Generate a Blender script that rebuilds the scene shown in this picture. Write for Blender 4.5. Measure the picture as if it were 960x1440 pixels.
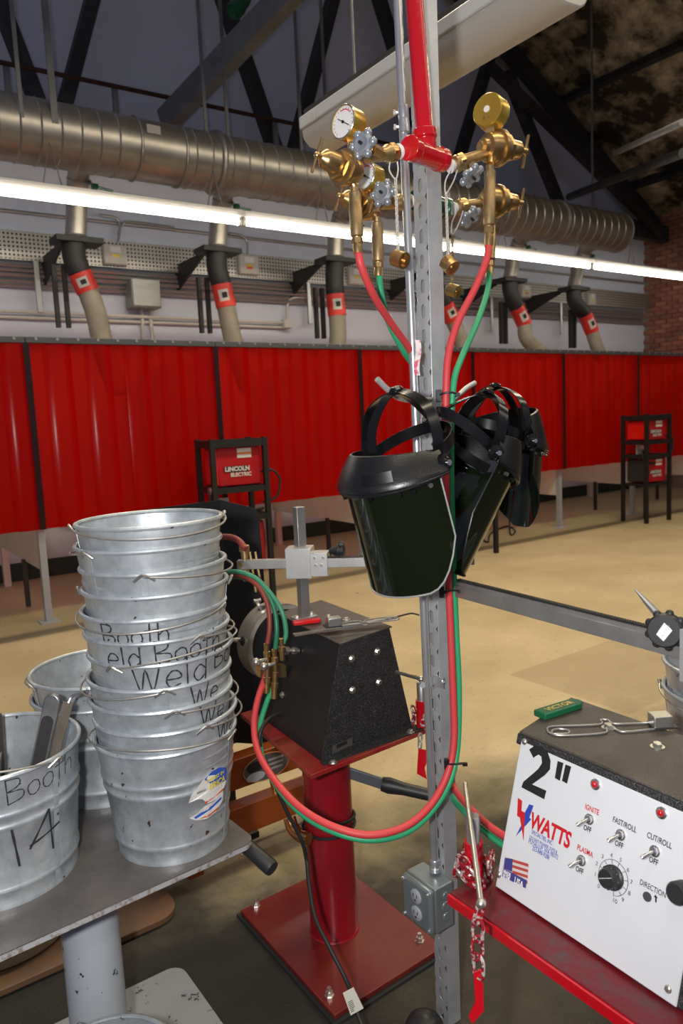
import bpy, math, random
import numpy as np
from mathutils import Vector, Matrix
random.seed(7)
for o in list(bpy.data.objects): bpy.data.objects.remove(o)
scene = bpy.context.scene
COL = scene.collection

# ------------------------------------------------------------------ camera
F = 1050.0; H = 1.43                       # focal length in pixels of the 960x1440 frame, eye height
PITCH = math.atan(128 / F); ROLL = math.radians(2.69); YAW = math.radians(55)
f0 = np.array([math.cos(YAW)*math.cos(PITCH), math.sin(YAW)*math.cos(PITCH), -math.sin(PITCH)])
r0 = np.array([math.sin(YAW), -math.cos(YAW), 0.0]); u0 = np.cross(r0, f0)
CR = math.cos(ROLL)*r0 - math.sin(ROLL)*u0
CU = math.sin(ROLL)*r0 + math.cos(ROLL)*u0
CP = np.array([0, 0, H])
cd = bpy.data.cameras.new('camera'); cam = bpy.data.objects.new('camera', cd); COL.objects.link(cam)
cd.sensor_fit = 'VERTICAL'; cd.sensor_height = 36; cd.sensor_width = 24; cd.lens = 36*F/1440
cam.matrix_world = Matrix(((CR[0], CU[0], -f0[0], 0), (CR[1], CU[1], -f0[1], 0), (CR[2], CU[2], -f0[2], H), (0, 0, 0, 1)))
cd.clip_start = 0.05; cd.clip_end = 100
cd.dof.use_dof = True; cd.dof.focus_distance = 1.55; cd.dof.aperture_fstop = 7.0
scene.camera = cam

# ------------------------------------------------------------------ light
scene.view_settings.view_transform = 'Standard'; scene.view_settings.look = 'None'
scene.view_settings.gamma = 1; scene.view_settings.use_curve_mapping = False
scene.view_settings.exposure = 0.0
w = bpy.data.worlds.new('hall'); scene.world = w; w.use_nodes = True
bg = w.node_tree.nodes['Background']; bg.inputs[0].default_value = (0.60, 0.64, 0.88, 1); bg.inputs[1].default_value = 0.23

def area(name, loc, sx, sy, power, col, rot=(0, 0, 0)):
    l = bpy.data.lights.new(name, 'AREA'); l.shape = 'RECTANGLE'; l.size = sx; l.size_y = sy
    l.energy = power; l.color = col
    o = bpy.data.objects.new(name, l); COL.objects.link(o); o.location = loc; o.rotation_euler = rot
    return o
WARM = (1.0, 0.87, 0.62)
area('hall_lamp_row', (4.2, 3.2, 4.6), 7.0, 0.3, 210, WARM)
area('hall_lamp_row', (3.0, 0.2, 4.6), 8.0, 0.3, 95, WARM)
area('hall_lamp_row', (3.0, -2.8, 4.6), 8.0, 0.3, 70, WARM)
# the photographer's flash, beside the lens at the same height
fl = bpy.data.lights.new('camera_flash', 'SPOT'); fl.energy = 92; fl.color = (1.0, 0.98, 0.97)
fl.spot_size = math.radians(118); fl.spot_blend = 0.7; fl.shadow_soft_size = 0.03
flo = bpy.data.objects.new('camera_flash', fl); COL.objects.link(flo)
flo.location = Vector(-CR*0.13 + CU*0.03 + CP - f0*0.02)
flo.rotation_euler = cam.matrix_world.to_euler()

# ------------------------------------------------------------------ pixel helpers (960x1440 frame)
def ray(px, py): return f0 + CR*(px-480)/F + CU*(720-py)/F
def onz(px, py, z=0.0): d = ray(px, py); return CP + d*((z-H)/d[2])
def ony(px, py, y): d = ray(px, py); return CP + d*(y/d[1])
def onx(px, py, x): d = ray(px, py); return CP + d*(x/d[0])
def atd(px, py, t): return CP + ray(px, py)*t

# ------------------------------------------------------------------ materials
MATS = {}
def mat(name, col, rough=0.5, metal=0.0, var=0.0, vscale=8.0, bump=0.0, bscale=60.0, coat=0.0, col2=None, spec=0.5, emit=None, estr=0.0, thr=None, detail=4.0):
    if name in MATS: return MATS[name]
    m = bpy.data.materials.new(name); m.use_nodes = True; MATS[name] = m
    nt = m.node_tree; b = nt.nodes['Principled BSDF']
    b.inputs['Base Color'].default_value = (*col, 1); b.inputs['Roughness'].default_value = rough
    b.inputs['Metallic'].default_value = metal; b.inputs['Coat Weight'].default_value = coat
    b.inputs['Coat Roughness'].default_value = 0.1; b.inputs['Specular IOR Level'].default_value = spec
    if emit: b.inputs['Emission Color'].default_value = (*emit, 1); b.inputs['Emission Strength'].default_value = estr
    if var or col2 or bump: tc = nt.nodes.new('ShaderNodeTexCoord')
    if var or col2:
        n = nt.nodes.new('ShaderNodeTexNoise'); n.inputs['Scale'].default_value = vscale; n.inputs['Detail'].default_value = detail
        n.inputs['Roughness'].default_value = 0.65
        nt.links.new(tc.outputs['Object'], n.inputs['Vector'])
        r = nt.nodes.new('ShaderNodeValToRGB'); e = r.color_ramp.elements
        if col2:
            a, c = (0.4, 0.62) if thr is None else thr
            e[0].position, e[1].position = a, c; e[0].color = (*col, 1); e[1].color = (*col2, 1)
        else:
            e[0].position, e[1].position = 0.3, 0.7
            e[0].color = (*[x*(1-var) for x in col], 1); e[1].color = (*[min(1, x*(1+var)) for x in col], 1)
        nt.links.new(n.outputs['Fac'], r.inputs[0]); nt.links.new(r.outputs[0], b.inputs['Base Color'])
    if bump:
        n2 = nt.nodes.new('ShaderNodeTexNoise'); n2.inputs['Scale'].default_value = bscale; n2.inputs['Detail'].default_value = 3
        nt.links.new(tc.outputs['Object'], n2.inputs['Vector'])
        bp = nt.nodes.new('ShaderNodeBump'); bp.inputs['Strength'].default_value = bump; bp.inputs['Distance'].default_value = 0.01
        nt.links.new(n2.outputs['Fac'], bp.inputs['Height']); nt.links.new(bp.outputs[0], b.inputs['Normal'])
    return m

# ------------------------------------------------------------------ mesh builder
def basis(d):
    d = Vector(d).normalized()
    a = Vector((0, 0, 1)) if abs(d.z) < 0.9 else Vector((1, 0, 0))
    u = a.cross(d).normalized(); v = d.cross(u)
    return u, v, d
class MB:
    def __init__(s): s.v = []; s.f = []; s.sm = []
    def add(s, vs, fs, smooth=False):
        k = len(s.v); s.v += [Vector(x) for x in vs]
        for f in fs: s.f.append([i+k for i in f]); s.sm.append(smooth)
        return s
    def box(s, c, size, rot=None, ax=None):
        c = Vector(c); h = [x/2 for x in size]
        if ax is None:
            M = rot if rot is not None else Matrix.Identity(3)
            ax = [M @ Vector(e) for e in ((1, 0, 0), (0, 1, 0), (0, 0, 1))]
        ax = [Vector(a).normalized() for a in ax]
        vs = [c + ax[0]*h[0]*i + ax[1]*h[1]*j + ax[2]*h[2]*k for i in (-1, 1) for j in (-1, 1) for k in (-1, 1)]
        return s.add(vs, [(0, 1, 3, 2), (4, 6, 7, 5), (0, 4, 5, 1), (2, 3, 7, 6), (0, 2, 6, 4), (1, 5, 7, 3)])
    def bar(s, p, q, w, h, up=(0, 0, 1)):       # box beam from p to q
        p, q = Vector(p), Vector(q); d = q-p; u = Vector(up); x = d.normalized(); y = u.cross(x).normalized(); z = x.cross(y)
        return s.box((p+q)/2, (d.length, w, h), ax=(x, y, z))
    def hexa(s, b, t):                          # 4 bottom + 4 top points
        return s.add(list(b)+list(t), [(3, 2, 1, 0), (4, 5, 6, 7), (0, 1, 5, 4), (1, 2, 6, 5), (2, 3, 7, 6), (3, 0, 4, 7)])
    def lathe(s, o, d, prof, n=20, smooth=True, cap=True, a0=0.0):
        # prof: list of (along, radius)
        o = Vector(o); u, v, d = basis(d); k = len(s.v); m = len(prof)
        for (h, r) in prof:
            for i in range(n):
                a = a0 + 2*math.pi*i/n; s.v.append(o + d*h + (u*math.cos(a)+v*math.sin(a))*r)
        for j in range(m-1):
            for i in range(n):
                a, b = k+j*n+i, k+j*n+(i+1) % n
                s.f.append([a, b, b+n, a+n]); s.sm.append(smooth)
        if cap:
            if prof[0][1] > 1e-6: s.f.append([k+i for i in range(n)][::-1]); s.sm.append(False)
            if prof[-1][1] > 1e-6: s.f.append([k+(m-1)*n+i for i in range(n)]); s.sm.append(False)
        return s
    def cyl(s, p, q, r, r2=None, n=16, smooth=True, a0=0.0):
        p, q = Vector(p), Vector(q)
        return s.lathe(p, q-p, [(0, r), ((q-p).length, r if r2 is None else r2)], n, smooth, True, a0)
    def tube(s, pts, r, n=8, closed=False, cap=True, smooth=True):
        P = [Vector(p) for p in pts]; m = len(P); k = len(s.v)
        R = r if isinstance(r, (list, tuple)) else [r]*m
        u = None
        for i in range(m):
            if closed: t = P[(i+1) % m]-P[i-1]
            else: t = P[min(i+1, m-1)]-P[max(i-1, 0)]
            if t.length < 1e-9: t = Vector((0, 0, 1))
            t.normalize()
            if u is None: u = basis(t)[0]
            else:
                u = u - t*u.dot(t)
                u = u.normalized() if u.length > 1e-6 else basis(t)[0]
            v = t.cross(u)
            for j in range(n):
                a = 2*math.pi*j/n; s.v.append(P[i] + (u*math.cos(a)+v*math.sin(a))*R[i])
        for i in range(m if closed else m-1):
            for j in range(n):
                a, b = k+i*n+j, k+i*n+(j+1) % n
                c, e = k+((i+1) % m)*n+(j+1) % n, k+((i+1) % m)*n+j
                s.f.append([a, b, c, e]); s.sm.append(smooth)
        if cap and not closed:
            s.f.append([k+j for j in range(n)][::-1]); s.sm.append(False)
            s.f.append([k+(m-1)*n+j for j in range(n)]); s.sm.append(False)
        return s
    def ring(s, c, d, R, r, n=24, m=8):
        u, v, d = basis(d); c = Vector(c)
        return s.tube([c+(u*math.cos(2*math.pi*i/n)+v*math.sin(2*math.pi*i/n))*R for i in range(n)], r, m, closed=True)
    def ball(s, c, r, n=12, m=8, sc=(1, 1, 1)):
        k = len(s.v); c = Vector(c)
        for j in range(m+1):
            t = math.pi*j/m
            for i in range(n):
                a = 2*math.pi*i/n; s.v.append(c + Vector((r*sc[0]*math.sin(t)*math.cos(a), r*sc[1]*math.sin(t)*math.sin(a), r*sc[2]*math.cos(t))))
        for j in range(m):
            for i in range(n):
                a, b = k+j*n+i, k+j*n+(i+1) % n
                s.f.append([a, a+n, b+n, b]); s.sm.append(True)
        return s
    def prism(s, poly, e):                     # poly: 3d points, e: extrusion vector
        e = Vector(e); k = len(s.v); n = len(poly)
        P = [Vector(p) for p in poly]; s.v += P + [p+e for p in P]
        nn = Vector((0, 0, 0))
        for i in range(n): nn += P[i].cross(P[(i+1) % n])
        flip = nn.dot(e) > 0
        def put(f):
            s.f.append(f[::-1] if flip else f); s.sm.append(False)
        put([k+i for i in range(n)]); put([k+n+i for i in range(n)][::-1])
        for i in range(n):
            j = (i+1) % n; put([k+i, k+n+i, k+n+j, k+j])
        return s
    def sheet(s, grid, thick=0.0, smooth=True):  # grid[i][j] of points; optional thickness along normals
        m, n = len(grid), len(grid[0]); G = [[Vector(p) for p in row] for row in grid]; k = len(s.v)
        def nrm(i, j):
            a = G[min(i+1, m-1)][j]-G[max(i-1, 0)][j]; b = G[i][min(j+1, n-1)]-G[i][max(j-1, 0)]
            c = a.cross(b); return c.normalized() if c.length > 1e-12 else Vector((0, 0, 1))
        for row in G: s.v += row
        for i in range(m-1):
            for j in range(n-1):
                a = k+i*n+j; s.f.append([a, a+n, a+n+1, a+1]); s.sm.append(smooth)
        if thick:
            k2 = len(s.v)
            for i in range(m):
                for j in range(n): s.v.append(G[i][j]-nrm(i, j)*thick)
            for i in range(m-1):
                for j in range(n-1):
                    a = k2+i*n+j; s.f.append([a, a+1, a+n+1, a+n]); s.sm.append(smooth)
            def rim(idx):
                for a, b in zip(idx[:-1], idx[1:]):
                    s.f.append([k+a, k+b, k2+b, k2+a]); s.sm.append(False)
            rim([j for j in range(n)]); rim([(m-1)*n+j for j in range(n)][::-1])
            rim([i*n for i in range(m)][::-1]); rim([i*n+n-1 for i in range(m)])
        return s
    def build(s, name, m, parent=None, bevel=0.0, bseg=2):
        off = Vector((0, 0, 0)); p = parent
        while p is not None: off += Vector(p.location); p = p.parent
        me = bpy.data.meshes.new(name); me.from_pydata([tuple(x-off) for x in s.v], [], s.f)
        me.polygons.foreach_set('use_smooth', s.sm); me.update(); me.set_sharp_from_angle(angle=math.radians(38))
        me.materials.append(m)
        o = bpy.data.objects.new(name, me); COL.objects.link(o); o.parent = parent
        if bevel:
            b = o.modifiers.new('bevel', 'BEVEL'); b.width = bevel; b.segments = bseg; b.limit_method = 'ANGLE'; b.angle_limit = 0.7
        return o
def tag(o, label, cat, group=None):
    o['label'] = label; o['category'] = cat
    if group: o['group'] = group
    return o
def thing(name, label, cat, loc, group=None):
    o = bpy.data.objects.new(name, None); COL.objects.link(o); o.location = Vector(loc); o.empty_display_size = 0.05
    return tag(o, label, cat, group)
def struct(o): o['kind'] = 'structure'; return o
def dup(root, loc, rot=None, label=None, group=None):
    r = root.copy(); COL.objects.link(r); r.location = Vector(loc)
    if rot is not None: r.rotation_euler = rot
    if label: r['label'] = label
    if group: r['group'] = group
    for ch in root.children:
        c = ch.copy(); COL.objects.link(c); c.parent = r
        for g in ch.children:
            d = g.copy(); COL.objects.link(d); d.parent = c
    return r
def spline(pts, per=10):
    P = [Vector(p) for p in pts]; out = []
    Q = [P[0]*2-P[1]] + P + [P[-1]*2-P[-2]]
    for i in range(1, len(Q)-2):
        a, b, c, d = Q[i-1:i+3]
        for k in range(per):
            t = k/per
            out.append(0.5*((2*b)+(c-a)*t+(2*a-5*b+4*c-d)*t*t+(3*b-a-3*c+d)*t**3))
    out.append(P[-1]); return out
def text_mesh(txt, size, depth=0.0, bold=0.0, shear=0.0, spacing=1.0, align='LEFT'):
    cu = bpy.data.curves.new('lettering', 'FONT'); cu.body = txt; cu.size = size; cu.extrude = depth; cu.offset = bold
    cu.shear = shear; cu.space_character = spacing; cu.align_x = align; cu.resolution_u = 3
    o = bpy.data.objects.new('lettering', cu); COL.objects.link(o)
    bpy.context.view_layer.update()
    dg = bpy.context.evaluated_depsgraph_get()
    me = bpy.data.meshes.new_from_object(o.evaluated_get(dg))
    vs = [v.co.copy() for v in me.vertices]; fs = [list(p.vertices) for p in me.polygons]
    bpy.data.objects.remove(o); bpy.data.curves.remove(cu); bpy.data.meshes.remove(me)
    return vs, fs
def lettering(name, txt, size, o, ux, uy, m, parent, kx=1.0, **kw):   # flat print lying on a plane with origin o and axes ux, uy
    vs, fs = text_mesh(txt, size, **kw); o, ux, uy = Vector(o), Vector(ux).normalized(), Vector(uy).normalized()
    n = ux.cross(uy)
    b = MB(); b.add([o+ux*v.x*kx+uy*v.y+n*(0.0006+v.z) for v in vs], fs)
    return b.build(name, m, parent)
# ================================================================== the hall
M_floor = mat('floor_concrete', (0.50, 0.37, 0.18), 0.55)
def floor_material(m):
    nt = m.node_tree; b = nt.nodes['Principled BSDF']; N = nt.nodes.new; L = nt.links.new
    tc = N('ShaderNodeTexCoord'); sep = N('ShaderNodeSeparateXYZ'); L(tc.outputs['Object'], sep.inputs[0])
    def noise(sc, det=5, rough=0.6):
        n = N('ShaderNodeTexNoise'); n.inputs['Scale'].default_value = sc; n.inputs['Detail'].default_value = det
        n.inputs['Roughness'].default_value = rough; L(tc.outputs['Object'], n.inputs['Vector']); return n.outputs['Fac']
    def math_(op, a, c=None):
        n = N('ShaderNodeMath'); n.operation = op
        for i, x in enumerate((a, c)):
            if x is None: continue
            if isinstance(x, (int, float)): n.inputs[i].default_value = x
            else: L(x, n.inputs[i])
        return n.outputs[0]
    def mr(x, a, c, d=0.0, e=1.0):
        n = N('ShaderNodeMapRange'); n.clamp = True; L(x, n.inputs[0])
        for i, q in enumerate((a, c, d, e)): n.inputs[i+1].default_value = q
        return n.outputs[0]
    def mix(fac, c1, c2):
        n = N('ShaderNodeMix'); n.data_type = 'RGBA'
        L(fac, n.inputs['Factor'])
        for i, c in ((6, c1), (7, c2)):
            if isinstance(c, tuple): n.inputs[i].default_value = (*c, 1)
            else: L(c, n.inputs[i])
        return n.outputs[2]
    X, Y = sep.outputs[0], sep.outputs[1]
    base = mix(mr(noise(1.6), 0.35, 0.68), (0.47, 0.37, 0.205), (0.60, 0.485, 0.29))
    base = mix(mr(noise(38, 3), 0.60, 0.72), base, (0.36, 0.28, 0.15))
    # grime of the work area round the pedestals: sooty stain and painted-in flash shadow, ragged edge
    n1 = noise(2.4, 6)
    edge = math_('ADD', Y, math_('MULTIPLY', n1, 0.9))
    edge = math_('ADD', edge, math_('MULTIPLY', X, 0.16))
    soot_shade = mr(edge, 2.45, 3.05, 1.0, 0.0)
    base = mix(math_('MULTIPLY', soot_shade, 0.955), base, mix(mr(noise(9), 0.35, 0.7), (0.010, 0.009, 0.007), (0.034, 0.027, 0.017)))
    dark2 = mr(math_('ADD', X, math_('MULTIPLY', n1, 0.5)), 1.05, 1.25, 1.0, 0.0)
    dark2 = math_('MULTIPLY', dark2, soot_shade)
    base = mix(math_('MULTIPLY', dark2, 0.75), base, (0.008, 0.0075, 0.0075))
    # shade under curtain and roof, painted into the booth floor colour
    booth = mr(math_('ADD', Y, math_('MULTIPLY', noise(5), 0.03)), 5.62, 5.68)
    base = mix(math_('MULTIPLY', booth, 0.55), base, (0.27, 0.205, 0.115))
    seam = math_('MULTIPLY', mr(Y, 5.50, 5.56), mr(Y, 5.66, 5.74, 1.0, 0.0))  # dark stripe holds the curtain rail's shadow, painted on the floor
    base = mix(math_('MULTIPLY', seam, 0.75), base, (0.06, 0.05, 0.035))  # curtain rail's shadow painted as a dark stripe, no floor seam
    # darker rectangle
    pa = math_('MULTIPLY', math_('MULTIPLY', mr(X, 2.995, 3.005), mr(X, 4.1, 4.11, 1, 0)), math_('MULTIPLY', mr(Y, 2.0, 2.01), mr(Y, 2.745, 2.755, 1, 0)))
    base = mix(math_('MULTIPLY', pa, 0.45), base, (0.30, 0.23, 0.14))
    # dropped slag specks
    v = N('ShaderNodeTexVoronoi'); v.inputs['Scale'].default_value = 3.2; L(tc.outputs['Object'], v.inputs['Vector'])
    sp = mr(v.outputs['Distance'], 0.035, 0.06, 1, 0)
    base = mix(math_('MULTIPLY', sp, 0.8), base, (0.10, 0.075, 0.045))
    L(base, b.inputs['Base Color'])
    bp = N('ShaderNodeBump'); bp.inputs['Distance'].default_value = 0.01
    L(mr(soot_shade, 0, 1, 0.04, 0.45), bp.inputs['Strength']); L(noise(120, 3), bp.inputs['Height']); L(bp.outputs[0], b.inputs['Normal'])
    L(mr(soot_shade, 0, 1, 0.5, 0.75), b.inputs['Roughness'])
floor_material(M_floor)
XR = 12.17; YW = 7.85; YC = 5.87
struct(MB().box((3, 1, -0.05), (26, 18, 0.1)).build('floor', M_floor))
M_wall = mat('wall_paint', (0.60, 0.63, 0.73), 0.6, var=0.04, vscale=1.2)
struct(MB().box((1, YW+0.1, 5), (22.6, 0.2, 10)).build('wall_back', M_wall))
M_mortar = mat('mortar', (0.30, 0.23, 0.19), 0.9, var=0.2, vscale=20)
wr = struct(MB().box((XR+0.12, 2.0, 2.35), (0.2, 12, 4.7)).build('wall_right', M_mortar))
bm_ = [mat('brick_%s' % n, c, 0.85, var=0.25, vscale=25, bump=0.3, bscale=90) for n, c in (('a', (0.34, 0.13, 0.075)), ('b', (0.27, 0.10, 0.06)), ('c', (0.40, 0.17, 0.09)))]
brick_mesh = []
for m in bm_:
    me = MB().box((0, 0, 0), (0.05, 0.203, 0.064)).build('brick', m); brick_mesh.append(me.data); bpy.data.objects.remove(me)
for r in range(34):
    for c in range(8):
        o = bpy.data.objects.new('brick', random.choice(brick_mesh)); COL.objects.link(o); o.parent = wr
        o.location = (XR+0.012+random.uniform(-.004, .004), YW-0.105-c*0.215-(0.107 if r % 2 else 0), 2.1+r*0.0762)
struct(MB().box((4.1, YW-0.008, 0.09), (16.2, 0.016, 0.18)).build('baseboard_back', mat('baseboard_green', (0.018, 0.035, 0.025), 0.5)))

# roof: crumpled foil insulation between purlins, falling towards the brick wall
M_foil = mat('foil_insulation', (0.05, 0.038, 0.024), 0.45, 0.4, col2=(0.80, 0.66, 0.42), vscale=1.9, bump=0.9, bscale=9, thr=(0.44, 0.66), detail=8)
M_dsteel = mat('dark_steel', (0.035, 0.033, 0.034), 0.6, 0.3, var=0.3, vscale=5)
M_gsteel = mat('grey_steel_paint', (0.17, 0.17, 0.175), 0.55, 0.3, var=0.2, vscale=6)
SL = 0.56; Z0 = 4.62                                   # roof height above the brick wall, slope
def roofz(x): return Z0 + SL*(XR-x)
g = MB(); NX, NY = 60, 90; grid = []
for i in range(NX+1):
    x = XR+0.3 - (XR+0.3-2.5)*i/NX; row = []
    for j in range(NY+1):
        y = -3 + (YW+3)*j/NY; s_ = (j*8.0/NY) % 1.0
        sag = 0.10*math.sin(math.pi*((x*0.55) % 1.0))
        row.append((x, y, roofz(x)+0.12-sag + random.uniform(-.035, .035)))
    grid.append(row)
ceil = struct(g.sheet(grid, 0, True).build('ceiling', M_foil))
nrm = Vector((SL, 0, 1)).normalized()
for k in range(6):
    x = 11.4-1.75*k
    MB().bar((x, -3, roofz(x)-0.02), (x, YW, roofz(x)-0.02), 0.07, 0.16, up=nrm).build('purlin', M_dsteel, ceil)
for y, w_ in ((7.6, 0.16), (5.2, 0.12), (2.6, 0.12)):
    MB().bar((XR, y, roofz(XR)-0.2), (2.6, y, roofz(2.6)-0.2), w_, 0.2, up=nrm).build('rafter', M_dsteel, ceil)
for (a, ya), (b_, yb) in ((((958, 130), 5.0), ((905, 215), 5.0)),):
    pass
# sprinkler / brace pipes below the roof
for n, (p, q, y1, y2, r) in enumerate((((865, 215), (960, 172), 5.2, 3.6, 0.03), ((800, 277), (960, 215), 6.8, 4.4, 0.05))):
    P, Q = ony(*p, y1), ony(*q, y2)
    tag(MB().cyl(P, Q, r, n=12).build('roof_brace_pipe', M_gsteel if n == 0 else M_dsteel), ('thin pale pipe slung under the foil-lined roof', 'thick dark pipe running under the foil-lined roof')[n], 'pipe')

# truss against the back wall
tr = thing('roof_truss', 'dark steel roof truss with crossing diagonals in front of the back wall', 'truss', (4, 7.45, 4.4))
zc = ony(240, 190, 7.45)[2]
MB().bar((-2, 7.45, zc-0.10), (XR, 7.45, zc-0.10), 0.14, 0.26).build('bottom_chord', M_dsteel, tr)
for p, q, w_ in (((-25, -60), (55, 150), 0.16), ((132, -10), (90, 150), 0.17), ((318, 10), (388, 215), 0.16), ((470, -10), (412, 215), 0.15),
                 ((700, 40), (640, 240), 0.14), ((712, 100), (785, 285), 0.14), ((530, -10), (610, 250), 0.14)):
    P, Q = Vector(ony(*p, 7.45)), Vector(ony(*q, 7.45)); P = Q+(P-Q)*(1.9 if p[1] < 20 else 1.0)
    MB().bar(P, Q, 0.12, w_, up=(0, 1, 0)).build('diagonal', M_dsteel, tr)
P, Q = ony(690, 95, 7.3), ony(930, 330, 7.3)
MB().bar(P, Q, 0.1, 0.12, up=(0, 1, 0)).build('top_chord', M_dsteel, tr)
P, Q = Vector(ony(418, -22, 5.6)), Vector(ony(232, 172, 7.3)); P = Q+(P-Q)*1.7
tag(MB().bar(P, Q, 0.13, 0.22).build('steel_knee_brace', M_gsteel), 'grey steel beam slanting down to the duct, a green pipe crossing above', 'beam')
gp = thing('green_gas_pipe', 'short green pipe end with elbow behind the slanting grey beam', 'pipe', ony(330, 10, 6.2))
M_green = mat('green_pipe_paint', (0.01, 0.10, 0.045), 0.25, coat=0.4)
MB().tube(spline([ony(352, -30, 6.2), ony(343, 0, 6.2), ony(331, 14, 6.2)], 5), 0.06, 12).build('pipe', M_green, gp)
MB().lathe(ony(331, 14, 6.2), Vector(ony(331, 14, 6.2)-ony(343, 0, 6.2)), [(-0.05, 0.075), (0.03, 0.075), (0.03, 0.05), (0.06, 0.05)], 12).build('fitting', M_green, gp)

# rusty sprinkler line
M_rust = mat('rusty_pipe', (0.06, 0.028, 0.016), 0.75, 0.3, var=0.4, vscale=14)
rp = thing('sprinkler_pipe', 'thin rusty brown pipe on short drop hangers above the spiral duct', 'pipe', ony(160, 122, 7.2))
MB().cyl(ony(-30, 81, 7.2), ony(640, 222, 7.2), 0.022, n=8).build('pipe', M_rust, rp)
for a, b_ in (((10, 92), (11, 140)), ((162, 122), (163, 168)), ((387, 170), (388, 214))):
    MB().box((Vector(ony(*a, 7.22))+Vector(ony(*b_, 7.22)))/2, (0.05, 0.03, (Vector(ony(*a, 7.22))-Vector(ony(*b_, 7.22))).length)).build('hanger', M_gsteel, rp)

# spiral duct
M_duct = mat('galvanised_duct', (0.40, 0.37, 0.33), 0.38, 0.85, var=0.2, vscale=4)
DY, DR = 6.5, 0.25
d0, d1 = Vector(ony(0, 186, DY)), Vector(ony(480, 254, DY))
DZ = (d0.z+d1.z)/2
duct = thing('spiral_duct', 'large spiral-seamed galvanised air duct hung along the back wall', 'duct', (5, DY, DZ))
xs = [-1.0, ony(186, 210, DY)[0], ony(248, 220, DY)[0], ony(300, 230, DY)[0], 6.6, 8.1, 9.45]
for i, (a, b_) in enumerate(zip(xs[:-1], xs[1:])):
    prof = [(0, DR)]; x = a+0.09; step = 0.155
    if i != 1:
        while x < b_-0.05:
            h = x-a; prof += [(h-0.008, DR), (h, DR+0.007), (h+0.008, DR)]; x += step
    prof.append((b_-a, DR))
    MB().lathe((a, DY, DZ), (1, 0, 0), prof, 36).build('duct_section', M_duct, duct)
for x, r in ((xs[1], .012), (xs[2], .012), (xs[3], .028), (xs[4], .012), (xs[5], .02), (xs[6], .012)):
    MB().ring((x, DY, DZ), (1, 0, 0), DR+0.004, r, 36, 8).build('joint_collar', M_duct, duct)
for px, top in ((28, 0), (74, 0), (297, 0), (328, 0), (432, 0), (469, 0), (620, 0), (846, 0)):
    x = ony(px, 130, DY-DR)[0]
    MB().box((x, DY-DR*(0.98 if px in (74, 28) else 0.4), DZ+2.2), (0.05 if px == 74 else 0.03, 0.014, 4.4)).build('hanger_strap', M_gsteel, duct)
MB().box(ony(216, 182, DY-DR), (0.12, 0.004, 0.07)).build('paper_tag', mat('tag_paper', (0.4, 0.38, 0.35), 0.8), duct)

# continuous strip light
LY = 6.0
M_tube = mat('fluorescent_tube', (1, 1, 1), 0.4, emit=(1.0, 0.95, 0.82), estr=16.0)
M_white = mat('white_enamel', (0.62, 0.60, 0.57), 0.4, var=0.04)
l0, l1 = Vector(ony(0, 274, LY)), Vector(ony(960, 389, LY)); LZ = (l0.z+l1.z)/2
for k in range(0, 6):
    a = -1.6+2.44*k; b_ = a+2.44
    if a > XR-0.5: break
    b_ = min(b_, XR-0.05)
    st = thing('strip_light', 'fluorescent strip light section passing before the '+('fume hose by the one-sticker box', 'fume hose between the sticker boxes', 'hose hidden behind the post', 'fume hose with the swivel joint', 'brick wall', 'bare end farthest from the brick wall')[k-1], 'light', ((a+b_)/2, LY, LZ), 'strip lights in the long row')
    MB().box(((a+b_)/2, LY, LZ+0.062), (b_-a-0.012, 0.13, 0.05)).build('housing', M_white, st, bevel=0.006)
    MB().box(((a+b_)/2, LY+0.085, LZ+0.05), (b_-a-0.012, 0.05, 0.006), rot=Matrix.Rotation(0.35, 3, 'X')).build('reflector', M_white, st)
    MB().box(((a+b_)/2, LY-0.085, LZ+0.05), (b_-a-0.012, 0.05, 0.006), rot=Matrix.Rotation(-0.35, 3, 'X')).build('reflector', M_white, st)
    MB().cyl((a+0.03, LY, LZ), (b_-0.03, LY, LZ), 0.026, n=12).build('tube', M_tube, st)
    for x in (a+0.02, b_-0.02): MB().box((x, LY, LZ+0.01), (0.03, 0.05, 0.08)).build('socket', M_white, st)
    for t in (0.35, 0.9):
        x = a+(b_-a)*t
        MB().tube([(x-0.07, LY, LZ+0.09), (x, LY, LZ+0.40), (x+0.07, LY, LZ+0.09)], 0.006, 6).build('hanger_wire', M_gsteel, st)

# things on the back wall
M_box = mat('box_beige', (0.47, 0.45, 0.40), 0.5); M_gbox = mat('box_grey', (0.30, 0.30, 0.27), 0.4, 0.5, var=0.08)
M_cond = mat('conduit_galv', (0.42, 0.42, 0.42), 0.35, 0.8); M_cream = mat('conduit_cream', (0.60, 0.57, 0.50), 0.5)
def wz(px, py): return ony(px, py, YW-0.05)[2]
tray_m = mat('perforated_steel', (0.34, 0.33, 0.31), 0.45, 0.7)
nt = tray_m.node_tree; v = nt.nodes.new('ShaderNodeTexVoronoi'); v.inputs['Scale'].default_value = 26; v.inputs['Randomness'].default_value = 0.0
tc = nt.nodes.new('ShaderNodeTexCoord'); nt.links.new(tc.outputs['Object'], v.inputs['Vector'])
r = nt.nodes.new('ShaderNodeValToRGB'); r.color_ramp.elements[0].position = 0.28; r.color_ramp.elements[1].position = 0.34
r.color_ramp.elements[0].color = (0.02, 0.02, 0.02, 1); r.color_ramp.elements[1].color = (0.42, 0.40, 0.37, 1)
nt.links.new(v.outputs['Distance'], r.inputs[0]); nt.links.new(r.outputs[0], nt.nodes['Principled BSDF'].inputs['Base Color'])
zt, zb = wz(100, 334), wz(100, 372)
pt = thing('wire_tray', 'perforated steel cable tray running along the back wall', 'cable tray', (5, YW-0.1, zb))
MB().box((5.3, YW-0.10, (zt+zb)/2), (13.6, 0.012, zt-zb)).build('perforated_face', tray_m, pt)
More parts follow.
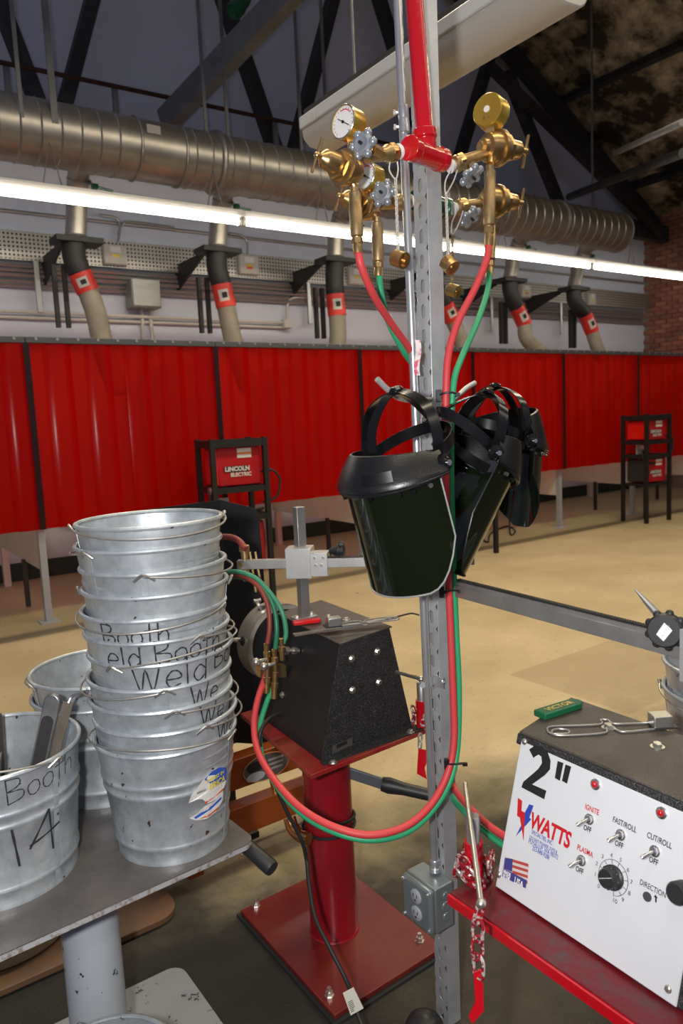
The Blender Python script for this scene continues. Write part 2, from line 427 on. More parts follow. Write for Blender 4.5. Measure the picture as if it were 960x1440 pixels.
MB().box((5.3, YW-0.055, zb), (13.6, 0.10, 0.012)).build('tray_bottom', M_cond, pt)
for i, (py, r_, m_) in enumerate(((379, 0.024, M_cond), (386, 0.022, M_cond), (393, 0.022, M_cond), (400, 0.020, M_cond), (406, 0.018, M_cond), (442, 0.016, M_cream), (449, 0.016, M_cream), (307, 0.018, M_cond))):
    z = wz(100, py); y = YW-0.04-0.02*(i % 3)
    x1 = XR-0.1 if i < 5 or i == 7 else ony(398, 450, y)[0]
    c = MB().cyl((-1.5, y, z), (x1, y, z), r_, n=8).build('wall_conduit', m_)
    tag(c, ('thickest galvanised conduit directly under the perforated tray', 'galvanised conduit second below the perforated tray', 'galvanised conduit third below the perforated tray', 'galvanised conduit fourth below the perforated tray', 'lowest of the galvanised conduits under the perforated tray',
            'upper cream conduit on the white wall ending at a junction box', 'lower cream conduit on the white wall ending at a junction box', 'conduit running above the perforated tray behind the strip light')[i], 'conduit')
for px in (53, 433, 690, 788):
    x = ony(px, 400, YW-0.09)[0]
    tag(MB().box((x, YW-0.09, wz(100, 398)), (0.05, 0.03, 0.62)).add(*[[], []]).build('strut_bracket', M_cond, None, bevel=0.004), 'short vertical steel strut clamping the wall conduits', 'bracket', 'conduit struts on the back wall')
def wall_box(px0, py0, px1, py1, m_, label, name='switch_box', lab=None, d=0.12):
    a, b_ = Vector(ony(px0, py0, YW-d)), Vector(ony(px1, py1, YW-d)); c = (a+b_)/2
    t = thing(name, label, 'electrical box', (c.x, YW, min(a.z, b_.z)))
    MB().box((c.x, YW-d/2-0.03, c.z), (abs(b_.x-a.x), d, abs(a.z-b_.z))).build('enclosure', m_, t, bevel=0.008)
    MB().box((c.x, YW-d-0.036, c.z), (abs(b_.x-a.x)*0.94, 0.012, abs(a.z-b_.z)*0.92)).build('cover', m_, t, bevel=0.004)
    if lab:
        MB().box((c.x, YW-d-0.044, c.z+abs(a.z-b_.z)*0.24), (abs(b_.x-a.x)*0.45, 0.003, abs(a.z-b_.z)*0.3)).build('white_plate', mat('plate_white', (0.65, 0.65, 0.65), 0.5), t)
        MB().box((c.x, YW-d-0.044, c.z-abs(a.z-b_.z)*0.05), (abs(b_.x-a.x)*0.3, 0.003, abs(a.z-b_.z)*0.13)).build('warning_sticker', mat('sticker_yellow', (0.75, 0.55, 0.02), 0.5), t)
        if lab == 2: MB().box((c.x, YW-d-0.044, c.z-abs(a.z-b_.z)*0.17), (abs(b_.x-a.x)*0.3, 0.003, abs(a.z-b_.z)*0.1)).build('warning_sticker', mat('sticker_red', (0.6, 0.03, 0.02), 0.5), t)
    return t
wall_box(143, 343, 178, 375, M_box, 'beige switch box with yellow sticker on the cable tray beside a fume hose', lab=1)
wall_box(333, 358, 363, 388, M_box, 'beige switch box with yellow and red stickers on the cable tray', lab=2)
wall_box(488, 376, 510, 402, M_box, 'beige switch box half hidden behind a brass flashback arrestor', lab=1)
wall_box(731, 400, 744, 420, M_box, 'small beige switch box right beside the fume hose nearest the slotted post', lab=2)
wall_box(825, 412, 835, 430, M_box, 'small beige switch box beside the fume hose nearest the brick wall', lab=1)
wall_box(182, 391, 226, 434, M_gbox, 'grey metal junction panel with two cream conduits below it', name='junction_cabinet', d=0.2)
wall_box(397, 449, 409, 462, M_cream, 'small cream junction box where two wall conduits end', name='junction_box', d=0.08)
for i, (px, pts) in enumerate(((200, None), (212, None))):
    x = ony(px, 450, YW-0.06)[0]
    tag(MB().cyl((x, YW-0.06, 1.2), (x, YW-0.06, wz(px, 430)), 0.02, n=8).build('drop_conduit', M_cream), 'cream conduit dropping from the grey junction panel behind the red curtain', 'conduit', 'drop conduits below the grey panel')
tag(MB().tube(spline([ony(404, 450, YW-.05), ony(404, 432, YW-.05), ony(409, 421, YW-.05), ony(425, 418, YW-.05), ony(470, 423, YW-.05)], 6), 0.014, 8).build('bent_conduit', M_cream), 'thin cream conduit bending up from the small junction box', 'conduit')
tag(MB().tube(spline([ony(165, 345, YW-.1), ony(168, 325, YW-.1), ony(165, 308, YW-.1), ony(140, 302, YW-.1)], 6), 0.014, 8).build('bent_conduit', M_cond), 'conduit curving up and left from the switch box with the plain yellow sticker', 'conduit')
tag(MB().tube(spline([ony(166, 330, YW-.08), ony(172, 316, YW-.08), ony(185, 312, YW-.08), ony(245, 320, YW-.08)], 6), 0.014, 8).build('bent_conduit', M_cond), 'conduit curving right above the switch box with the plain yellow sticker', 'conduit')
tag(MB().tube(spline([ony(348, 360, YW-.1), ony(347, 340, YW-.1), ony(338, 331, YW-.1), ony(322, 328, YW-.1)], 6), 0.014, 8).build('bent_conduit', M_cond), 'conduit curving up from the switch box with two stickers', 'conduit')

# fume extraction arms
M_cuff = mat('hose_black', (0.012, 0.011, 0.010), 0.6); M_hose = mat('hose_grey', (0.24, 0.21, 0.155), 0.7, var=0.15)
M_band = mat('hose_label_red', (0.62, 0.035, 0.02), 0.45); M_dcl = mat('label_pale', (0.5, 0.48, 0.43), 0.6); M_ink = mat('ink_black', (0.012, 0.012, 0.012), 0.6)
AY = 7.0
arms = [((108, 285), (106, 338), [(104, 340), (104, 360), (112, 384)], [(112, 384), (124, 410)], [(124, 410), (136, 445), (148, 500)], 'slanting beside the box with one yellow sticker'),
        ((308, 312), (305, 352), [(305, 352), (305, 375), (311, 400)], [(311, 400), (318, 432)], [(318, 432), (324, 462), (333, 500)], 'between two beige switch boxes with stickers'),
        ((472, 332), (471, 366), [(471, 366), (470, 390), (471, 414)], [(471, 414), (474, 444)], [(474, 444), (475, 470), (475, 500)], 'hanging straight down just left of the brass regulators'),
        ((612, 345), (611, 380), [(611, 380), (614, 405), (626, 428)], [(626, 428), (636, 450)], [(636, 450), (645, 470), (655, 505)], 'partly hidden behind the slotted post'),
        ((721, 368), (716, 394), [(716, 394), (718, 412), (726, 432)], [(726, 432), (737, 456)], [(737, 456), (741, 478), (768, 505)], 'with a swivel joint right of the slotted post'),
        ((812, 378), (806, 406), [(806, 406), (808, 424), (822, 442)], [(822, 442), (832, 466)], [(832, 466), (838, 485), (848, 510)], 'nearest the brick wall')]
for (a, b_, cuff, band, hose, lab) in arms:
    A, B = Vector(ony(*a, AY)), Vector(ony(*b_, AY)); sc = 1.0; R = 0.092
    t = thing('fume_extraction_arm', 'fume hose with red label band, '+lab, 'fume arm', B, 'fume hoses along the back wall')
    top = A+Vector((0, 0, 0.12))
    el = spline([(A.x-0.02, DY+0.12, DZ-0.10), (A.x-0.01, DY+0.35, DZ-0.16), (A.x, AY, DZ-0.36), top, A, B], 6)
    MB().tube(el, R, 16).build('branch_duct', M_duct, t)
    for q in (A, B+Vector((0, 0, 0.03))): MB().ring(q, (0, 0, 1), R+0.004, 0.012, 20, 6).build('clamp_ring', M_duct, t)
    MB().ring((A.x+0.0, AY-0.12, DZ-0.20), (0, 0.5, -0.7), R+0.004, 0.012, 20, 6).build('clamp_ring', M_duct, t)
    MB().box((A.x+0.12, AY-0.16, DZ-0.25), (0.05, 0.05, 0.04)).cyl((A.x+0.13, AY-0.16, DZ-0.25), (A.x+0.28, AY-0.16, DZ-0.27), 0.012, n=8).build('damper_handle', M_green, t)
    C_ = [Vector(ony(*p, AY)) for p in cuff]
    MB().tube(spline(C_, 6), [R*1.12]*13, 16).build('black_cuff', M_cuff, t)
    MB().box((B.x+0.01, AY, B.z-0.01), (0.42, 0.24, 0.05)).build('bracket_plate', M_cuff, t, bevel=0.004)
    MB().prism([(B.x-0.10, AY+0.02, B.z), (B.x-0.10, YW-0.02, B.z), (B.x-0.10, YW-0.02, B.z-0.28)], (0.02, 0, 0)).build('wall_bracket', M_cuff, t)
    for dx in (-0.02, 0.07): MB().box((C_[-1].x-0.18+dx, AY+0.10, C_[-1].z-0.20), (0.035, 0.05, 0.55)).build('guide_rail', M_cuff, t)
    Bd = [Vector(ony(*p, AY-0.01)) for p in band]
    bo = MB().cyl(Bd[0], Bd[1], R*1.12, n=24).build('label_band', M_band, t)
    # pale decal wrapped on the side that faces the aisle
    dv = (Bd[1]-Bd[0]); u, v, d = basis(dv); gr = []
    for i in range(2):
        row = []
        for j in range(7):
            ang = math.atan2(v.dot(Vector((-0.45, -0.89, 0))), u.dot(Vector((-0.45, -0.89, 0)))) + (j-3)*0.16
            row.append(Bd[0]+dv*(0.25+0.5*i)+(u*math.cos(ang)+v*math.sin(ang))*(R*1.12+0.003))
        gr.append(row)
    MB().sheet(gr, 0).build('decal', M_dcl, bo)
    gr2 = [[Bd[0]+dv*(0.38+0.24*i)+((p-Bd[0]-dv*(0.25+0.5*i)).normalized())*(R*1.12+0.005) for p in row[1:5]] for i, row in enumerate(gr)]
    MB().sheet(gr2, 0).build('decal_print', M_ink, bo)
    Hs = spline([Vector(ony(*p, AY-0.01-0.06*i)) for i, p in enumerate(hose)] + [Vector(ony(*hose[-1], AY-0.15))+Vector((0.08, -0.05, -0.35))], 16)
    MB().tube(Hs, [R*(1.0+0.045*(i % 2)) for i in range(len(Hs))], 16).build('flexible_hose', M_hose, t)

# ------------------------------------------------------------------ welding booths
M_cur = bpy.data.materials.new('red_vinyl'); M_cur.use_nodes = True
nt = M_cur.node_tree; N = nt.nodes.new; L = nt.links.new
b = nt.nodes['Principled BSDF']; b.inputs['Base Color'].default_value = (0.52, 0.004, 0.002, 1); b.inputs['Roughness'].default_value = 0.16
tl = N('ShaderNodeBsdfTranslucent'); tl.inputs[0].default_value = (1.0, 0.016, 0.006, 1)
tp = N('ShaderNodeBsdfTransparent'); tp.inputs[0].default_value = (0.9, 0.03, 0.012, 1)
m1 = N('ShaderNodeMixShader'); m1.inputs[0].default_value = 0.6; L(b.outputs[0], m1.inputs[1]); L(tl.outputs[0], m1.inputs[2])
m2 = N('ShaderNodeMixShader'); m2.inputs[0].default_value = 0.36; L(m1.outputs[0], m2.inputs[1]); L(tp.outputs[0], m2.inputs[2])
L(m2.outputs[0], nt.nodes['Material Output'].inputs[0])
M_post = mat('booth_post_grey', (0.36, 0.36, 0.38), 0.5, 0.1, var=0.06); M_panel = mat('booth_panel', (0.60, 0.57, 0.47), 0.5, var=0.05, vscale=2)
M_rail = mat('curtain_rail_grey', (0.085, 0.09, 0.10), 0.45, 0.2); M_plast = mat('white_pvc', (0.62, 0.60, 0.53), 0.45)
CT, CB, PIT = 2.10, 0.725, 1.515
names = ['at the row\'s far end from the brick wall', 'with long glossy streaks, behind the stacked buckets', 'behind the welding cart with the red machine', 'behind the face shields and slotted post',
         'seen between the slotted post and the hanging shields', 'right beside the farthest hanging face shield', 'with the tall three-tier welding cart before it', 'touching the brick wall']
dnames = ['on a grey post visible left of the stacked buckets', 'behind the cart with the red machine above a gap', 'whose rear legs show beside the steel mast', 'hidden behind the face shields and post', 'whose grey post stands right of the hanging shields', 'whose post stands beside the cart with two stacked machines', 'nearest the brick wall']
strip_data = {}
for k in range(-1, 7):
    xa = 1.35+PIT*k; xb = xa+PIT
    if xb > XR: xb = XR-0.02
    cu = thing('welding_curtain', 'red translucent vinyl strip curtain '+names[k+1], 'curtain', ((xa+xb)/2, YC, 0), 'red strip curtains along the booths')
    MB().box(((xa+xb)/2, YC-0.02, CT+0.022), (xb-xa-0.004, 0.05, 0.045)).build('rail', M_rail, cu, bevel=0.004)
    n = 10; p = (xb-xa)/n
    for i in range(n):
        cx = xa+p*(i+0.5)
        key = (round(p, 3), i % 2)
        if key not in strip_data:
            wd = p*1.30; gr = []
            for a_ in range(2):
                row = []
                for j in range(9):
                    t = j/8-0.5; bul = 0.020*(1-4*t*t)
                    row.append((t*wd, (-bul if i % 2 else -bul*0.4)+(-0.012 if i % 2 else 0.010), CB if a_ == 0 else CT))
                gr.append(row)
            o = MB().sheet(gr, 0).build('curtain_strip', M_cur); strip_data[key] = o.data; bpy.data.objects.remove(o)
        o = bpy.data.objects.new('curtain_strip', strip_data[key]); COL.objects.link(o); o.parent = cu
        o.location = (cx-cu.location.x, 0, 0); o.rotation_euler = (0, 0, random.uniform(-.05, .05))
        MB().cyl((cx, YC-0.05, CT+0.03), (cx, YC-0.03, CT+0.03), 0.011, n=6).build('rail_bolt', M_cond, cu)
    MB().box((xa+0.002, YC-0.040, (CB+CT)/2), (0.046, 0.003, CT-CB)).build('post_silhouette', mat('post_silhouette_dark', (0.022, 0.004, 0.003), 0.25), cu)  # dark strip added to paint the post's backlit silhouette
    # divider between two booths: post, panel, twin rear legs
    x = xb if k < 6 else xa+PIT*2
    if k == 6: continue
    dv = thing('booth_divider', 'pale booth partition '+dnames[k+1], 'partition', (x, YC, 0), 'booth partitions')
    MB().box((x, YC+0.05, 1.05), (0.05, 0.05, 2.1)).build('front_post', M_post, dv)
    MB().box((x, YC+0.05, 0.005), (0.14, 0.14, 0.01)).build('foot_plate', M_post, dv)
    MB().prism([(x-0.012, YC+0.075, 0.40), (x-0.012, YC+1.8, 0.42), (x-0.012, YC+1.8, 2.05), (x-0.012, YC+0.075, 2.05)], (0.024, 0, 0)).build('panel', M_panel, dv)
    for dx in (-0.09, 0.05): MB().box((x+dx, YC+1.78, 1.0), (0.06, 0.06, 2.0)).build('rear_leg', M_plast, dv)
    MB().box((x-0.4, YC+1.82, 0.62), (0.9, 0.04, 0.05)).build('rear_rail', M_plast, dv)
    MB().box((x-0.02, YC+0.62, 0.22), (0.035, 0.035, 0.40)).build('brace_leg', M_dsteel, dv)
dv = thing('booth_divider', 'pale booth partition on square legs beyond the stacked buckets', 'partition', (1.35-PIT, YC, 0), 'booth partitions')
MB().box((1.35-PIT, YC+0.05, 1.05), (0.05, 0.05, 2.1)).build('front_post', M_post, dv)
MB().box((1.35-PIT, YC+0.9, 1.2), (0.024, 1.7, 1.6)).build('panel', M_panel, dv)

# ------------------------------------------------------------------ welding carts
M_blk = mat('rack_black', (0.007, 0.006, 0.006), 0.55, var=0.2); M_mred = mat('machine_red', (0.42, 0.006, 0.01), 0.35); M_wprint = mat('print_white', (0.65, 0.63, 0.6), 0.5)
M_dkface = mat('machine_front_dark', (0.03, 0.028, 0.028), 0.4); M_bred = mat('machine_face_red', (0.75, 0.012, 0.008), 0.35)
def cart(loc, rz, tall, label, wid=0.44):
    # local frame: long red side faces -y, machine front faces -x
    x0, y0 = loc; t = thing('welding_cart', label, 'welding cart', (0, 0, 0)); 
    W, D, T = wid, 0.34, 1.335
    for i in (0, 1):
        for j in (0, 1):
            MB().box((i*W, j*D, T/2), (0.04, 0.04, T)).build('rack_post', M_blk, t)
    for z in ((T-0.04, 0.93, 0.70) if not tall else (T-0.04, 0.99, 0.82)):
        for y in (0, D): MB().box((W/2, y, z), (W, 0.035, 0.06 if z > 1.2 else 0.045)).build('rack_rail', M_blk, t)
        for x in (0, W): MB().box((x, D/2, z), (0.035, D, 0.06 if z > 1.2 else 0.045)).build('rack_rail', M_blk, t)
        MB().box((W/2, D/2, z+0.02), (W, D, 0.008)).build('shelf', M_blk, t)
    def machine(za, zb, big):
        MB().box((W/2+0.01, D/2, (za+zb)/2), (W-0.08, D-0.06, zb-za)).build('machine_body', M_mred, t, bevel=0.008)
        MB().box((0.045, D/2, (za+zb)/2), (0.02, D-0.07, zb-za-0.02)).build('machine_front', M_bred if big else M_dkface, t, bevel=0.004)
        zc_ = (za+zb)/2
        bl = MB().box((W*0.45, 0.026, zc_-0.02), (0.20, 0.004, 0.046)).build('brand_plate', M_dkface, t)
        lettering('brand_print', 'LINCOLN', 0.048, (W*0.45-0.095, 0.022, zc_-0.035), (1, 0, 0), (0, 0, 1), M_wprint, t, bold=0.002)
        lettering('brand_print', 'ELECTRIC', 0.04, (W*0.45-0.05, 0.022, zc_-0.078), (1, 0, 0), (0, 0, 1), M_wprint, t, bold=0.0015)
        MB().box((W*0.62, 0.027, zb-0.05), (0.12, 0.003, 0.075)).build('warning_label', M_wprint, t)
        MB().box((W*0.62, 0.024, zb-0.052), (0.12, 0.003, 0.016)).build('warning_stripe', mat('stripe_orange', (0.7, 0.2, 0.03), 0.5), t)
    machine(0.96 if not tall else 1.02, T-0.07, True)
    if tall or True: machine(0.33 if not tall else 0.50, 0.66 if not tall else 0.79, False)
    MB().box((W*0.5, D/2, 0.30 if not tall else 0.47), (W, D, 0.03)).build('shelf', M_blk, t)
    MB().box((W*0.3, D*0.6, 0.79 if not tall else 0.90), (0.10, 0.02, 0.13)).build('consumable_box', M_box, t)
    MB().cyl((-0.03, 0.05, 0.93), (0.02, 0.05, 0.93), 0.03, n=10).build('connector', M_cond, t)
    MB().tube(spline([(-0.02, 0.05, 0.93), (-0.02, 0.03, 0.80), (0.08, 0.0, 0.74), (0.25, 0.05, 0.73), (0.45, 0.12, 0.75)], 6), 0.013, 8).build('cable', M_blk, t)
    MB().tube(spline([(W, 0.10, 1.05), (W+0.08, 0.05, 1.06), (W+0.14, 0.05, 0.97), (W+0.10, 0.05, 0.84), (W, 0.10, 0.80)], 6), 0.010, 8).build('cable', M_cuff, t)
    MB().cyl((W, 0.08, 1.06), (W+0.06, 0.06, 1.065), 0.018, n=8).build('cable_grip', M_cuff, t)
    t.location = (x0, y0, 0); t.rotation_euler = (0, 0, rz)
    return t
cart((2.52, 5.30), math.radians(-6), False, 'black rack cart with red welding machine above a gap, behind the black arc screen')
cart((8.28, 5.30), math.radians(-4), True, 'black rack cart with two stacked red machines, farthest along the red curtains')
cart((5.22, 5.36), math.radians(-4), True, 'black-legged rack cart mostly hidden behind the hanging face shields')
M_cable = mat('cable_black', (0.015, 0.015, 0.015), 0.55)
tag(MB().tube(spline([onz(678, 758, .02), onz(686, 762, .01), onz(690, 750, .01), onz(712, 740, .01), onz(724, 746, .01), onz(718, 752, .01), onz(716, 730, .1), onz(717, 700, .45)], 8), 0.010, 6).build('floor_cable', M_cable), 'thin dark cable looped on the floor by the hidden cart\'s legs', 'cable')
# ================================================================== slotted post, conduit, gas manifold
M_galv = mat('galvanised_strut', (0.58, 0.60, 0.62), 0.42, 0.55, var=0.12, vscale=18)
M_emt = mat('conduit_bright', (0.68, 0.70, 0.72), 0.3, 0.8, var=0.06, vscale=20)
M_ared = mat('glossy_red_paint', (0.52, 0.004, 0.012), 0.16, coat=0.6, bump=0.08, bscale=160)
M_brass = mat('brass', (0.56, 0.37, 0.16), 0.32, 0.95, var=0.15, vscale=30)
M_brass2 = mat('brass_dull', (0.50, 0.35, 0.17), 0.4, 0.9, var=0.2, vscale=40)
M_gold = mat('gauge_gold', (0.62, 0.42, 0.07), 0.3, 0.75)
M_pot = mat('pot_metal', (0.34, 0.37, 0.42), 0.28, 0.5)
M_hred = mat('hose_red', (0.62, 0.055, 0.06), 0.5); M_hgrn = mat('hose_green', (0.03, 0.36, 0.16), 0.45)
M_hred2 = mat('hose_red_dull', (0.26, 0.045, 0.03), 0.5); M_hgrn2 = mat('hose_green_dull', (0.02, 0.17, 0.085), 0.4)
M_chrome = mat('steel_bright', (0.72, 0.71, 0.70), 0.22, 0.95); M_zinc = mat('zinc_bolt', (0.6, 0.58, 0.52), 0.3, 0.9)
M_wire = mat('wire_pale', (0.72, 0.70, 0.66), 0.4, 0.5); M_face = mat('gauge_face', (0.78, 0.77, 0.76), 0.3); M_gred = mat('gauge_red', (0.7, 0.05, 0.05), 0.5)
M_tie = mat('zip_tie', (0.012, 0.012, 0.014), 0.4); M_tape = mat('ptfe_tape', (0.8, 0.78, 0.76), 0.5)
HR = Vector(r0)                                        # horizontal right of the view
RUN = Vector((math.cos(math.radians(12)), math.sin(math.radians(12)), 0))

ST, SB = Vector(atd(601.5, 333, 1.54)), Vector(onz(630, 1446, 0.0))
slope = (ST-SB)/ST.z
def SP(z): return Vector((SB.x+slope.x*z, SB.y+slope.y*z, z))       # near corner of the post at height z
W = 0.0413; T = 0.0025; TOPZ = 2.75
post = thing('strut_post', 'tall galvanised slotted strut post rising from the floor', 'post', SP(0)+Vector((W/2, W/2, 0)))
mb = MB(); pitch = 0.0508; nc = int(TOPZ/pitch); K = 16
for c in range(nc):
    z0 = c*pitch; out, inn = [], []
    for k in range(K):
        a = 2*math.pi*(k+0.5)/K; cx, cz = math.cos(a), math.sin(a)
        s_ = 1/max(abs(cx), abs(cz))
        out.append((cx*s_*W/2, cz*s_*pitch/2))
        zz = cz*0.007 + (0.0072 if cz > 0 else -0.0072); inn.append((cx*0.0068, zz))
    o = SP(z0+pitch/2)
    def pt_(q, d): return o+Vector((d, W/2+q[0], q[1]))
    vs = [pt_(q, 0) for q in out]+[pt_(q, 0) for q in inn]+[pt_(q, T) for q in inn]
    fs = []
    for k in range(K):
        j = (k+1) % K; fs += [(k, j, K+j, K+k), (K+k, K+j, 2*K+j, 2*K+k)]
    mb.add(vs, fs)
mb.build('slotted_back', M_galv, post)
def prismz(b, poly):                                    # extrude a plan outline (relative to SP) up the leaning post
    n = len(poly); bot = [SP(0)+Vector((x, y, 0)) for x, y in poly]; top = [SP(TOPZ)+Vector((x, y, 0)) for x, y in poly]
    b.add(bot+top, [tuple(range(n))[::-1], tuple(range(n, 2*n))]+[(i, (i+1) % n, n+(i+1) % n, n+i) for i in range(n)]); return b
for y0_, y1_ in ((0, T), (W-T, W)):
    prismz(MB(), [(T*0.4, y0_), (W, y0_), (W, y1_), (T*0.4, y1_)]).build('flange', M_galv, post, bevel=0.001)
for y0_, y1_ in ((T, 0.0095), (W-0.0095, W-T)):
    prismz(MB(), [(W-T, y0_), (W, y0_), (W, y1_), (W-T, y1_)]).build('lip', M_galv, post)

# conduit and outlet box
def sx(px, py, off): return Vector(onx(px, py, SP(H-(py-585)/700).x-off))
cb_, ct_ = sx(611.5, 1222, 0.014), Vector(onx(556, -70, ST.x-0.03))
cond = thing('electrical_conduit', 'thin bright steel conduit strapped alongside the slotted post', 'conduit', cb_)
MB().cyl(cb_, ct_, 0.0089, n=16).build('tube', M_emt, cond)
cdir = (ct_-cb_).normalized(); cp = Vector(onx(567.5, 168, ST.x-0.03))
MB().lathe(cp-cdir*0.026, cdir, [(0, 0.0098), (0.001, 0.0112), (0.024, 0.0112), (0.026, 0.0105), (0.028, 0.0112), (0.051, 0.0112), (0.052, 0.0098)], 16).build('coupling', M_emt, cond)
for dz in (-0.014, 0.014):
    q = cp+cdir*dz; MB().cyl(q, q-HR*0.018, 0.003, n=8).cyl(q-HR*0.016, q-HR*0.021, 0.0055, n=6).build('set_screw', M_emt, cond)
q = Vector(onx(601, 958, SP(0.88).x-0.014))
MB().lathe(q-cdir*0.010, cdir, [(0, 0.0098), (0, 0.0108), (0.02, 0.0108), (0.02, 0.0098)], 16).build('strap', M_emt, cond)
MB().box(q+Vector((0.012, -0.022, 0.002)), (0.003, 0.034, 0.024)).cyl(q+Vector((0.008, -0.034, 0.004)), q+Vector((0.016, -0.034, 0.004)), 0.006, n=6).build('strap_tab', M_emt, cond)
MB().cyl(q-HR*0.012-Vector((0, 0, 0.006)), q-HR*0.012+Vector((0, 0, -0.006))-Vector(f0)*0.012, 0.007, n=6).build('strap_bolt', M_emt, cond)
MB().lathe(cb_, cdir, [(-0.004, 0.013), (0.004, 0.013), (0.006, 0.0112), (0.022, 0.0112), (0.024, 0.0098)], 16).build('box_connector', M_emt, cond)
M_boxg = mat('outlet_box_grey', (0.30, 0.345, 0.36), 0.32, 0.55, var=0.08, vscale=16)
bx0 = SP(0.34); X1 = bx0.x-0.058; y0_, y1_ = 1.166, 1.266; z0_, z1_ = 0.281, 0.388
ob = thing('outlet_box', 'grey steel duplex outlet box fixed low on the slotted post', 'outlet', (X1+0.03, 1.215, z0_))
MB().box((X1+0.030, (y0_+y1_)/2, (z0_+z1_)/2), (0.054, y1_-y0_, z1_-z0_)).build('box', M_boxg, ob, bevel=0.003)
cv = MB().box((X1-0.004, (y0_+y1_)/2, (z0_+z1_)/2), (0.016, y1_-y0_-0.002, z1_-z0_-0.002)).build('cover', M_boxg, ob, bevel=0.007, bseg=3)
M_out = mat('outlet_face', (0.42, 0.43, 0.45), 0.4)
for z in (0.355, 0.314):
    rc = MB().lathe((X1-0.0115, 1.214, z), (-1, 0, 0), [(0, 0.0172), (0.003, 0.0168), (0.004, 0.0155)], 24).build('receptacle', M_out, ob)
    for dy, dz, h in ((-0.006, 0.003, 0.008), (0.006, 0.003, 0.007)): MB().box((X1-0.0158, 1.214+dy, z+dz), (0.001, 0.0018, h)).build('slot', M_ink, rc)
    MB().cyl((X1-0.0152, 1.214, z-0.008), (X1-0.0162, 1.214, z-0.008), 0.0024, n=8).build('slot', M_ink, rc)
for y, z in ((y0_+0.008, z1_-0.01), (y1_-0.008, z0_+0.01), (y0_+0.008, z0_+0.01), (y1_-0.008, z1_-0.01)):
    MB().cyl((X1-0.010, y, z), (X1-0.0155, y, z), 0.004, n=10).build('cover_screw', M_emt, ob)
for z in (0.312, 0.337, 0.362):
    MB().cyl((X1+0.034, y0_+0.001, z), (X1+0.034, y0_-0.0022, z), 0.0115 if z == 0.337 else 0.0095, n=20).build('knockout', M_boxg, ob, bevel=0.0008)

# red manifold: riser pipe and tee
TC = Vector(atd(599, 217, 1.47)); PT = Vector(atd(583, 5, 1.425)); PD = (PT-TC).normalized()
mf = thing('gas_manifold', 'glossy red gas pipe ending in a tee in front of the slotted post', 'gas pipe', TC)
MB().cyl(TC+PD*0.03, TC+PD*0.31, 0.0170, n=24).cyl(TC+PD*0.31, TC+PD*0.85, 0.0170, n=24).build('riser_pipe', M_ared, mf)
tee = MB().lathe(TC-RUN*0.056, RUN, [(0, 0.0185), (0, 0.0235), (0.018, 0.0240), (0.020, 0.0220), (0.036, 0.0210), (0.056, 0.022), (0.076, 0.0210), (0.092, 0.0220), (0.094, 0.0240), (0.112, 0.0235), (0.112, 0.0185)], 24)
tee.lathe(TC, PD, [(0.0, 0.021), (0.028, 0.0215), (0.030, 0.0240), (0.046, 0.0240), (0.047, 0.0175)], 24).build('tee', M_ared, mf, bevel=0.0015)
for z in (0.30,):
    MB().ring(TC+PD*z, PD, 0.0185, 0.0030, 20, 6).build('pipe_clamp', M_wire, mf)
TG = Vector(atd(607, 287, 1.66))
mg = thing('oxygen_manifold', 'dark green gas tee mostly hidden behind the slotted post', 'gas pipe', TG)
MB().lathe(TG-RUN*0.056, RUN, [(0, 0.018), (0, 0.0235), (0.018, 0.0240), (0.020, 0.0215), (0.056, 0.022), (0.092, 0.0215), (0.094, 0.0240), (0.112, 0.0235), (0.112, 0.018)], 20).build('tee', M_green, mg)
MB().cyl(TG, TG+Vector((0, 0, 0.5)), 0.017, n=16).build('riser_pipe', M_green, mg)

def gauge(t, c, n, R, back=False):
    # case is a short drum whose dial looks along n
    g_ = MB().lathe(c-n*0.018, n, [(0, R*0.35), (0, R*0.93), (0.003, R), (0.026, R), (0.030, R*1.04), (0.034, R*1.04), (0.034, R*0.93), (0.031, R*0.92)], 28).build('gauge_case', M_gold, t)
    MB().ring(c+n*0.015, n, R*0.99, R*0.06, 28, 6).build('gauge_rim', M_chrome, g_)
    MB().cyl(c+n*0.0130, c+n*0.0140, R*0.93, n=28).build('gauge_dial', M_face, g_)
    u, v, d = basis(n)
    MB().bar(c+n*0.0152+(u*0.55-v*0.35)*R, c+n*0.0152+(-u*0.45+v*0.30)*R, 0.0016, 0.0008, up=n).cyl(c+n*0.0140, c+n*0.0165, R*0.09, n=10).build('gauge_needle', M_ink, g_)
    pts = [c+n*0.0146+(u*math.cos(a)+v*math.sin(a))*R*0.72 for a in np.linspace(0.6, 1.9, 8)]
    MB().tube(pts, 0.0010, 4).build('gauge_arc', M_gred, g_)
    tk = MB()
    for a in np.linspace(-0.9, 4.0, 17):
        e = u*math.cos(a)+v*math.sin(a); tk.bar(c+n*0.0145+e*R*0.74, c+n*0.0145+e*R*0.84, 0.0007, 0.0004, up=n)
    tk.build('gauge_ticks', M_ink, g_)
    MB().cyl(c-n*0.018, c-n*0.0195, R*0.2, n=14).build('gauge_sticker', M_face, g_)
    for s_ in (-1, 1): MB().cyl(c-n*0.018-v*R*0.5+u*s_*R*0.15, c-n*0.020-v*R*0.5+u*s_*R*0.15, R*0.08, n=8).build('gauge_screw', M_brass2, g_)
